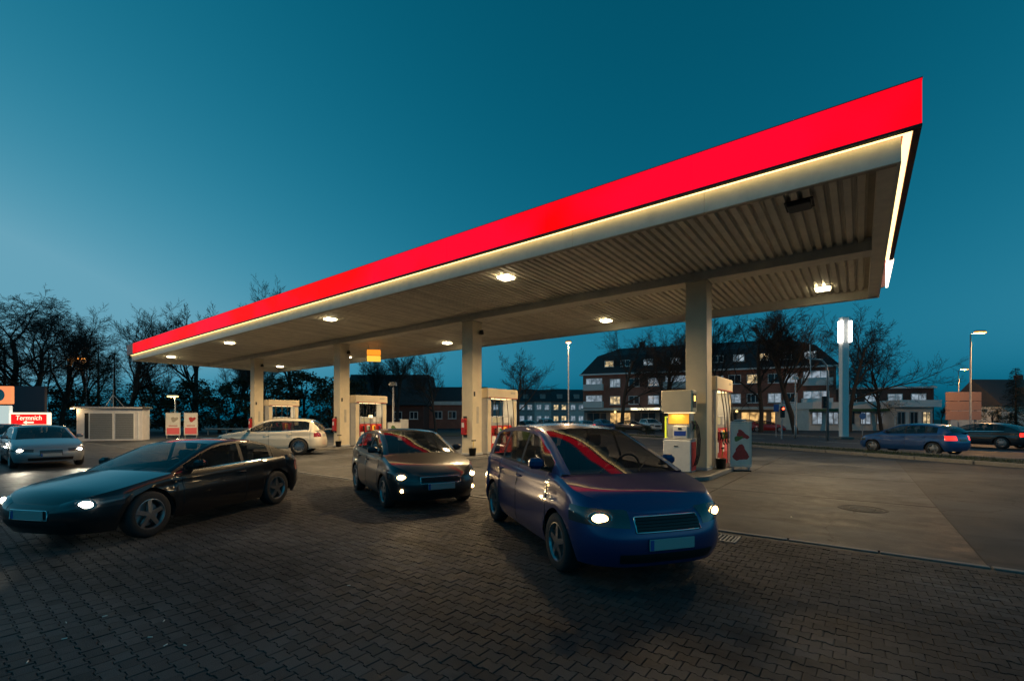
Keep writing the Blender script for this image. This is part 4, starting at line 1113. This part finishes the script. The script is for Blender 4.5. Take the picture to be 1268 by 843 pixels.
for zf_ in (4.75, 7.75):
    for k, x in enumerate((5.7,8.9,12.1,19.4,21.9,24.4,27.0,29.9,32.0)):
        window(b, x, zf_+.1, 1.8, 1.45, 0, ('pane_pale','pane','pane_pale','pane','pane_lit','pane','pane_pale','pane_pale','pane')[(k+int(zf_)) % 9], 2 if k % 3 == 0 else 1)
    for k, (x0, x1) in enumerate(((.3,3.7),(13.7,17.6),(33.4,37.2))):
        bo = MB(); bo.box(((x0+x1)/2,-.55,zf_-1.06),(x1-x0,1.1,.18)); bo.box(((x0+x1)/2,-1.07,zf_-.52),(x1-x0,.08,.92)); bo.box((x0+.04,-.52,zf_-.52),(.08,1.02,.92)); bo.box((x1-.04,-.52,zf_-.52),(.08,1.02,.92))
        bo.build('balcony', 'white_wood', b)
        window(b, (x0+x1)/2, zf_+.05, x1-x0-.5, 2.0, 0, ('pane_pale','pane_pale','pane_pale')[k], 2)
MB().box((LB/2,-.75,3.28),(LB,1.5,.42)).build('shop_fascia', 'plaster', b)
for k in range(9):
    x0 = .4+k*4.13
    window(b, x0+1.95, 1.5, 3.6, 2.5, .55, ('pane','shop_lit','pane','pane','pane','pane','shop_lit','shop_lit','pane')[k], 2, 'post_grey')
for x0, x1 in ((8.6,13.2),): MB().box(((x0+x1)/2,-1.56,3.3),(x1-x0,.1,.36)).build('lit_shop_sign', 'shop_sign', b)
for x in (6.0, 14.4, 24.6): MB().lathe([(.001,.2),(.16,.12),(.2,0),(.16,-.12),(.001,-.2)], 10, c=(x,-1.7,2.8)).build('wall_lamp', 'lamp_warm', b, smooth=True)
# lower wing at the right end
wd_ = thing('brick_wing', 'low dark brick wing at the right end of the apartment block', 'building', cw(47.9, 67.4), yaw(.96,-.28))
MB().box((6,5,3.0),(12,9,6.0)).build('wall', 'brick_dark', wd_); MB().box((6,5,6.12),(12.5,9.6,.25)).build('roof', 'white_wood', wd_)
for x in (1.8,4.6,7.4,10.2): window(wd_, x, 4.6, 1.8, 1.3, .5, 'pane_pale' if x > 3 else 'pane', 1)
# flat roofed shops
def flat_shop(nm, lab, X0, X1, z, h, panes, awn):
    s = thing(nm, lab, 'shop', cw(X0, z), yaw(1, 0)); L_ = X1-X0
    MB().box((L_/2,4.2,h*.42),(L_,8,h*.84)).build('wall', 'plaster', s); MB().box((L_/2,3.6,h*.84+.46),(L_+.4,9.0,.9)).build('fascia', 'white_wood', s)
    if awn: MB().box((L_/2,-.5,h*.80),(L_,1.2,.34)).build('awning', 'green_awning', s)
    for k, p in enumerate(panes): window(s, L_*(k+.5)/len(panes), 1.75, L_/len(panes)*.66, 1.7, .19, p, 1, 'post_grey')
    return s
flat_shop('flat_shop', 'long flat roofed white shop with green awning behind the light column', 40.4, 51.4, 62, 3.55, ('pane_pale','pane_pale','pane','pane_pale','pane_pale'), True)
flat_shop('flat_shop', 'small flat roofed white shop with dark windows beside the billboard', 50.4, 55.4, 60, 3.8, ('pane','pane','pane_lit'), False)
# terraced houses far behind
for k in range(7):
    X0 = -11+4.1*k
    t = thing('terraced_house', 'narrow terraced house with dark roof, '+['next to the low brick building','second from the low brick building','third from the low brick building','behind the free standing bare tree','right of the free standing bare tree','left of the tall street lamp','nearest the apartment block'][k], 'house', cw(X0, 110), yaw(1,0), 'terraced houses')
    MB().box((2.05,4,2.9),(4.06,8,5.8)).build('wall', 'plaster_grey' if k % 2 else 'plaster', t)
    r_ = MB(); r_.prism([(-.5,5.8),(8.5,5.8),(4,8.9+.15*(k % 2))], 0.02, 4.08, 'x'); ro = r_.build('roof', 'roof_tile', t)
    MB().box((2.05,1.3,7.0),(1.3,1.6,1.1)).build('dormer', 'plaster_grey', ro)
    for z in (1.7,4.4):
        for x in (1.1,3.0): window(t, x, z, 1.2, 1.3, 0, 'pane_pale' if (k+int(z)) % 3 else 'pane_lit', 1)
# dark buildings in the centre left
g_ = thing('gabled_hall', 'dark hall with big tiled roof behind the second column', 'building', cw(-26, 72), yaw(1, .02))
MB().box((6,6,1.9),(12,12,3.8)).build('wall', 'brick_dark', g_); MB().prism([(-.7,3.8),(12.7,3.8),(9,8.9),(3,8.9)], -.4, 12.4, 'x').build('roof', 'roof_tile', g_)
for x in (2,5,8,10.5): window(g_, x, 2.2, 1.3, 1.2, 0, 'pane', 1)
g_ = thing('brick_annex', 'low red brick building with pale band left of the third column', 'building', cw(-14.4, 78), yaw(1, 0))
MB().box((5,4,2.0),(10,8,4.0)).build('wall', 'brick', g_); MB().box((5,-.1,4.3),(10.2,.5,.6)).build('pale_band', 'plaster', g_); MB().prism([(-.3,4.6),(8.3,4.6),(6,7.2),(2,7.2)], -.1, 10.1, 'x').build('roof', 'roof_tile', g_)
for x in (1.8,4.2,6.6,9.0): window(g_, x, 2.3, 1.4, 1.3, 0, 'pane', 1)
# white house at the right
g_ = thing('white_house', 'white house with dark gabled roof behind the conifer', 'house', cw(77, 72), yaw(1,.05))
MB().box((5.5,4,1.9),(11,8,3.8)).build('wall', 'plaster', g_); hr = MB().prism([(-.6,3.7),(8.6,3.7),(4,8.2)], -.3, 11.3, 'x').build('roof', 'roof_tile', g_)
dm = MB().box((6.5,1.4,5.8),(2.2,2.6,1.8)).build('dormer', 'roof_tile', hr); MB().box((6.5,.07,5.85),(1.4,.04,1.1)).build('dormer_window', 'pane_pale', hr); MB().box((8.6,4.6,8.2),(.8,.8,1.6)).build('chimney', 'brick_dark', hr)
for x in (2,5,8): window(g_, x, 2.0, 1.4, 1.4, 0, 'pane', 1)

# ------------------------------------------------------------------ kiosk with antenna
k_ = thing('storage_kiosk', 'white storage kiosk with two grey roller doors and roof antenna', 'kiosk', ray(95, 34.4), yaw(.93, .37)); k_.scale = (.755, .55, .96)
MB().box((2.65,1.5,1.28),(5.3,3.0,2.56)).build('wall', 'kiosk_wall', k_)
MB().cbox((2.62,1.4,2.66),(5.75,3.5,.18), .02).build('roof', 'roof_tile', k_); MB().box((2.62,-.352,2.64),(5.6,.02,.1)).build('roof_edge', 'kiosk_wall', k_)
for x0, x1 in ((1.05,2.85),(3.1,4.6)):
    d = MB(); d.box(((x0+x1)/2,-.02,1.2),(x1-x0+.16,.05,2.16)); do = d.build('door_frame', 'white_wood', k_)
    for q in range(14): MB().box(((x0+x1)/2,-.052,.22+.145*q),(x1-x0,.03,.138)).build('door_slat', 'metal_door', do)
MB().box((.78,-.02,1.2),(.3,.03,2.0)).build('dark_panel', 'black', k_); MB().cbox((5.0,-.03,1.2),(.12,.06,2.2),.01).build('drain_pipe', 'white_wood', k_)
an = MB(); an.tube([(2.6,1.2,2.7),(2.6,1.2,6.1)], [.04,.025], 8)
for a in (0,2.1,4.2): an.tube([(2.6+.9*math.cos(a),1.2+.9*math.sin(a),2.74),(2.6,1.2,3.7)], .03, 6)
an.build('antenna', 'galv', k_)
kl = MB().cbox((-.25,-.25,2.56),(.34,.2,.1),.03).build('wall_lamp', 'lamp_warm', k_)
lamp('kiosk_lamp', 'POINT', 30, (1,.7,.35), k_, (-.3,-.4,2.4), size=.1)

# ------------------------------------------------------------------ signs at the left
def text_obj(s, size, m, parent, loc, rot):
    c = bpy.data.curves.new('lettering', 'FONT'); c.body = s; c.size = size; c.extrude = .006; c.align_x = 'CENTER'; c.align_y = 'CENTER'; c.shear = .12
    tmp = bpy.data.objects.new('lettering', c); COL.objects.link(tmp)
    bpy.context.view_layer.update()
    me = bpy.data.meshes.new_from_object(tmp.evaluated_get(bpy.context.evaluated_depsgraph_get())); bpy.data.objects.remove(tmp)
    me.materials.clear(); me.materials.append(M[m])
    o = inst('lettering', me, parent, loc); o.rotation_euler = rot; return o
sg = thing('light_box_sign', 'red lit sign with pale lettering and a left arrow', 'sign', ray(36, 27), yaw(1,0))
zc = hgt(519, 27)
MB().cbox((0,.1,zc),(2.32,.2,.80),.03).build('case', 'cream_light', sg); MB().box((0,-.004,zc),(2.1,.02,.60)).build('red_face', 'red_lightbox', sg)
text_obj('Termnich', .40, 'cream_light', sg, (0,-.018,zc+.08), (R(90),0,0))
ar = MB(); ar.prism([(-.32,0),(-.12,.11),(-.12,.04),(.3,.04),(.3,-.04),(-.12,-.04),(-.12,-.11)], -.03, -.018, 'y', (0,0,zc-.18)); ar.build('arrow', 'cream_light', sg)
for x in (-.9,.9): MB().box((x,.1,(zc-.4)/2),(.1,.1,zc-.4)).build('post', 'post_grey', sg)
sg = thing('billboard', 'dark unlit billboard above the red lit sign', 'billboard', ray(34, 31), yaw(1,0))
z0_, z1_ = hgt(511, 31), hgt(478, 31); MB().cbox((0,.1,(z0_+z1_)/2),(2.35,.2,z1_-z0_),.03).build('panel', 'billboard_dark', sg)
for x in (-.8,.8): MB().box((x,.12,z0_/2),(.12,.12,z0_)).build('post', 'post_grey', sg)
sg = thing('station_sign', 'tall sign with orange lit top and white lit lower panel', 'sign', ray(-2, 27), yaw(1,0))
for (ya, yb_, w, m) in ((478,500,1.5,'orange_light'),(502,526,1.3,'white_light')):
    za, zb_ = hgt(yb_, 27), hgt(ya, 27); MB().cbox((0,.1,(za+zb_)/2),(w,.22,zb_-za),.03).build('light_panel', m, sg)
MB().box((0,.1,.65),(.2,.16,1.3)).build('post', 'post_grey', sg)
MB().lathe([(.001,.01),(.36,0),(.36,-.01)], 24, 'y', (.05,-.02,hgt(489,27))).build('emblem', 'white_panel', sg)

# ------------------------------------------------------------------ lamps, masts, columns
def street_lamp(px, ylamp, z, arm, lab, m='lamp_orange', power=260, col=(1,.5,.16), tilt=.25, group='street lamps'):
    h = hgt(ylamp, z); t = thing('street_lamp', lab, 'street lamp', ray(px, z), yaw(1,0), group)
    MB().tube([(0,0,0),(0,0,1.1),(0,0,1.12),(0,0,h-.1),(arm*.15,0,h)], [.10,.10,.075,.05,.045], 10).build('pole', 'galv', t, smooth=True)
    if arm: MB().tube([(arm*.1,0,h-.02),(arm,0,h+.12)], .035, 8).build('arm', 'galv', t)
    hd = MB().cbox((arm*1.05,0,h+.20),(.85 if arm else .5,.28,.14),.05).build('head', 'post_grey', t)
    MB().cbox((arm*1.05,0,h+.085),(.85 if arm else .5,.34,.12),.04).build('lens', m, hd)
    if power: lamp('street_light', 'POINT', power, col, t, (arm*1.05,0,h-.15), size=.2)
    return t
street_lamp(704, 425, 44, 0, 'tall street lamp with orange light before the far terraced houses', power=2600, col=(1,.60,.28))
street_lamp(1202, 413, 38, .75, 'tall orange street lamp standing before the pinkish billboard', power=1800)
street_lamp(1187, 458, 68, .9, 'orange street lamp just behind the billboard lamp', power=2000)
street_lamp(1149, 479, 96, 1.0, 'distant orange street lamp behind the small flat shop', power=0)
street_lamp(1130, 488, 126, 1.2, 'farthest orange street lamp above the flat shop roof', power=0)
street_lamp(217, 492, 40, -.2, 'low lamp with warm white light behind the two posters', 'lamp_warm', 150, (1,.8,.4))
street_lamp(107, 445, 52, -.5, 'amber street lamp glowing among the trees over the kiosk', 'lamp_orange', 80)
street_lamp(487, 478, 33, 0, 'low unlit lamp post behind the dispenser of the second column', 'white_panel', 0)
street_lamp(985, 470, 40, 0, 'concrete lamp post with small unlit head beside the traffic light', 'white_panel', 0)
# white light column
t = thing('light_column', 'white square advertising column with two upright light tubes', 'column', ray(1045, 38), yaw(1,.0))
hh = hgt(393, 38); MB().cbox((0,0,hh/2),(.56,.45,hh),.03).build('shaft', 'white_wood', t)
for s in (-1,1): MB().cbox((s*.37,-.12,hgt(411,38)),(.15,.5,1.75),.03).build('light_tube', 'lamp_white', t)
MB().cbox((0,0,.1),(1.1,.9,.2),.03).build('plinth', 'kerb', t)
# traffic lights
def signal(parent, x, z, on, y=-.12):
    s = MB().cbox((x,y,z),(.30,.22,.92),.03).build('signal_head', 'black', parent)
    for k, m in enumerate(('signal_red' if on else 'lum_off','lum_off','lum_off')):
        MB().lathe([(.001,-.02),(.09,-.015),(.1,0)], 14, 'y', (x,y-.115,z+.28-.28*k)).build('lens', m, s, smooth=True)
        MB().tube([(x-.11,y-.13,z+.32-.28*k),(x,y-.22,z+.40-.28*k),(x+.11,y-.13,z+.32-.28*k)], .02, 5).build('visor', 'black', s)
t = thing('traffic_light', 'traffic light mast with long curved overhead arm', 'traffic light', ray(1025, 35), yaw(1,0))
hh = hgt(444, 35); MB().tube([(0,0,0),(0,0,hh-1.1),(-.12,0,hh-.5),(-.45,0,hh-.1),(-1.5,0,hh)], [.10,.075,.07,.065,.05], 10).build('mast', 'galv', t, smooth=True)
MB().box((-1.35,0,hh+.35),(.05,.05,1.5)).build('stub', 'galv', t); signal(t, -.34, hgt(498,35), False)
MB().box((-1.35,-.06,hh-.55),(.05,.05,1.1)).build('hanger', 'galv', t)
t = thing('traffic_light', 'slim traffic light post showing red', 'traffic light', ray(968, 38), yaw(1,0))
MB().tube([(0,0,0),(0,0,3.2)], .06, 8).build('post', 'galv', t); signal(t, 0, hgt(510,38), True)
# small road signs
def road_sign(px, y, z, lab, m, shape='disc', r=.32):
    t = thing('road_sign', lab, 'sign', ray(px, z), yaw(1,0)); h = hgt(y, z)
    MB().tube([(0,0,0),(0,0,h+.3)], .035, 8).build('post', 'galv', t)
    if shape == 'disc': MB().lathe([(.001,-.05),(r,-.05),(r,-.035),(.001,-.035)], 22, 'y', (0,0,h)).build('plate', m, t)
    else: MB().cbox((0,-.05,h),(r*1.6,.02,r*2.2),.006).build('plate', m, t)
    return t
road_sign(1068, 515, 44, 'round blue road sign beside the light column', 'sign_blue')
road_sign(961, 505, 42, 'small blue road sign left of the red traffic light', 'sign_blue', 'box', .3)
road_sign(501, 526, 27, 'small white sign with dark print on a thin post', 'white_panel', 'box', .3)
# yellow edged chevron marker beside the dispenser
t = thing('marker_sign', 'grey marker board with glowing yellow edge behind the two-tier dispenser', 'sign', ray(829, 23), yaw(1,.1))
zc = hgt(529, 23); MB().cbox((0,0,zc),(.36,.08,1.0),.02).build('board', 'post_grey', t)
fr = MB()
for c, d in (((0,-.045,zc+.52),(.50,.06,.06)),((0,-.045,zc-.52),(.50,.06,.06)),((.22,-.045,zc),(.06,.058,.98)),((-.22,-.045,zc),(.06,.058,.98))): fr.box(c, d)
fr.build('glowing_edge', 'yellow_lit', t); MB().tube([(0,.0,0),(0,.0,zc-.5)], .05, 8).build('post', 'galv', t)
# pinkish billboard
t = thing('billboard', 'pinkish blank billboard beneath the tall orange street lamp', 'billboard', ray(1193, 44), yaw(1,-.05))
z0_, z1_ = hgt(520,44), hgt(485,44)
for k in range(3): MB().cbox((0,0,z0_+(z1_-z0_)*(k+.5)/3),(3.25,.12,(z1_-z0_)/3-.04),.02).build('panel', 'billboard_pink', t)
for x in (-1.2,1.2): MB().box((x,.12,z1_/2),(.14,.14,z1_)).build('post', 'post_grey', t)
# guard rail with reflected light at the rear of the lot
t = thing('guard_rail', 'long low metal guard rail before the dark wood', 'guard rail', cw(-31.5, 47), yaw(1,-.05))
MB().tube([(0,0,.62),(14,0,.62)], .09, 8).build('beam', 'rail', t)
for k in range(8): MB().box((.2+k*1.94,.1,.34),(.08,.1,.68)).build('post', 'rail', t)
# hedge bushes behind the near island, on the verge
for i, (px, yt, z) in enumerate([(705,527,52),(735,526,50),(768,527,49),(800,526,47),(850,528,45)]):
    evergreen(LEA[i % 2], px, yt, z, 'low dark hedge bush before the parked cars, '+['under the tall street lamp','right of the tall street lamp','before the wide street tree','before the dark trunk','behind the near dispenser'][i], 2.4, 'hedge_bush', 'bush', 'hedge bushes')
# parked cars in the far lot
for i, (px, z, kind, pn, hd, lab, kw) in enumerate([
    (655, 60, spec_hatch, 'paint_graphite', (.3,-.95), 'dark hatchback parked nearest the third dispenser', {}),
    (678, 63, spec_suv, 'paint_silver', (.2,-.98), 'silver sport utility car parked beside the lamp post', {}),
    (699, 60, spec_hatch, 'paint_red', (-.1,.99), 'red car with tail lights on under the lamp post', {'tail_on': True}),
    (724, 62, spec_sedan, 'paint_slate', (-.1,.99), 'grey sedan with tail lights on before the balconies', {'tail_on': True, 'chrome_grille': False}),
    (748, 61, spec_mpv, 'paint_navy', (.2,-.98), 'dark blue tall car parked before the shops', {}),
    (783, 60, spec_sedan, 'paint_black', (.9,-.4), 'black sedan parked under the wide street tree', {'chrome_grille': False}),
    (806, 63, spec_suv, 'paint_white', (.1,-.99), 'white sport utility car before the lit shop sign', {}),
    (900, 58, spec_hatch, 'paint_silver', (.3,-.95), 'silver hatchback parked behind the poster board', {}),
    (925, 60, spec_mpv, 'paint_white', (.2,-.98), 'white tall car parked right of the poster board', {}),
    (950, 58, spec_hatch, 'paint_red', (.9,-.3), 'red hatchback crossing before the shops', {})]):
    make_car(kind(paint=pn, **kw), lab, place(px, z), yaw(*hd), 'cars in the far parking lot', name='parked_car', detail=0)
# litter on the paving
bt = MB().tube([(-.016,0,.004),(.016,0,.004)], .004, 6).mesh('cigarette_butt', 'poster_paper')
for i, (x, y) in enumerate([(82,771),(80,791),(203,769),(186,789),(205,799),(229,799),(130,763),(34,820),(432,725),(980,640)]):
    z = 566*1.7/(y-518); p = ray(x, z, .002); tag(inst('cigarette_butt', bt, None, p, i*1.3), 'small pale cigarette end lying on the dark paving', 'litter', 'cigarette ends on the paving')

# drain cover and gully on the lanes
t = thing('manhole_cover', 'round iron manhole cover in the concrete lane', 'manhole cover', ray(1068, 8.6, .0), .3)
MB().lathe([(.001,.006),(.30,.006),(.31,.0),(.33,.0),(.34,.008),(.38,.008),(.39,-.005)], 28).build('rim', 'rubber', t)
for k in range(5): MB().box((0,-.2+.1*k,.008), (.42-.08*abs(k-2),.04,.008)).build('rib', 'black', t)
t = thing('drain_grate', 'rectangular iron drain grate at the edge of the paving', 'drain', (-1.6, 7.0, .0))
for k in range(9): MB().box((-.2+.05*k,0,.004), (.022,.34,.012)).build('bar', 'rail', t)
fr = MB()
for c, d in (((0,.19,.005),(.5,.03,.014)),((0,-.19,.005),(.5,.03,.014)),((.24,0,.005),(.03,.35,.0135)),((-.24,0,.005),(.03,.35,.0135))): fr.box(c, d)
fr.build('frame', 'rail', t)
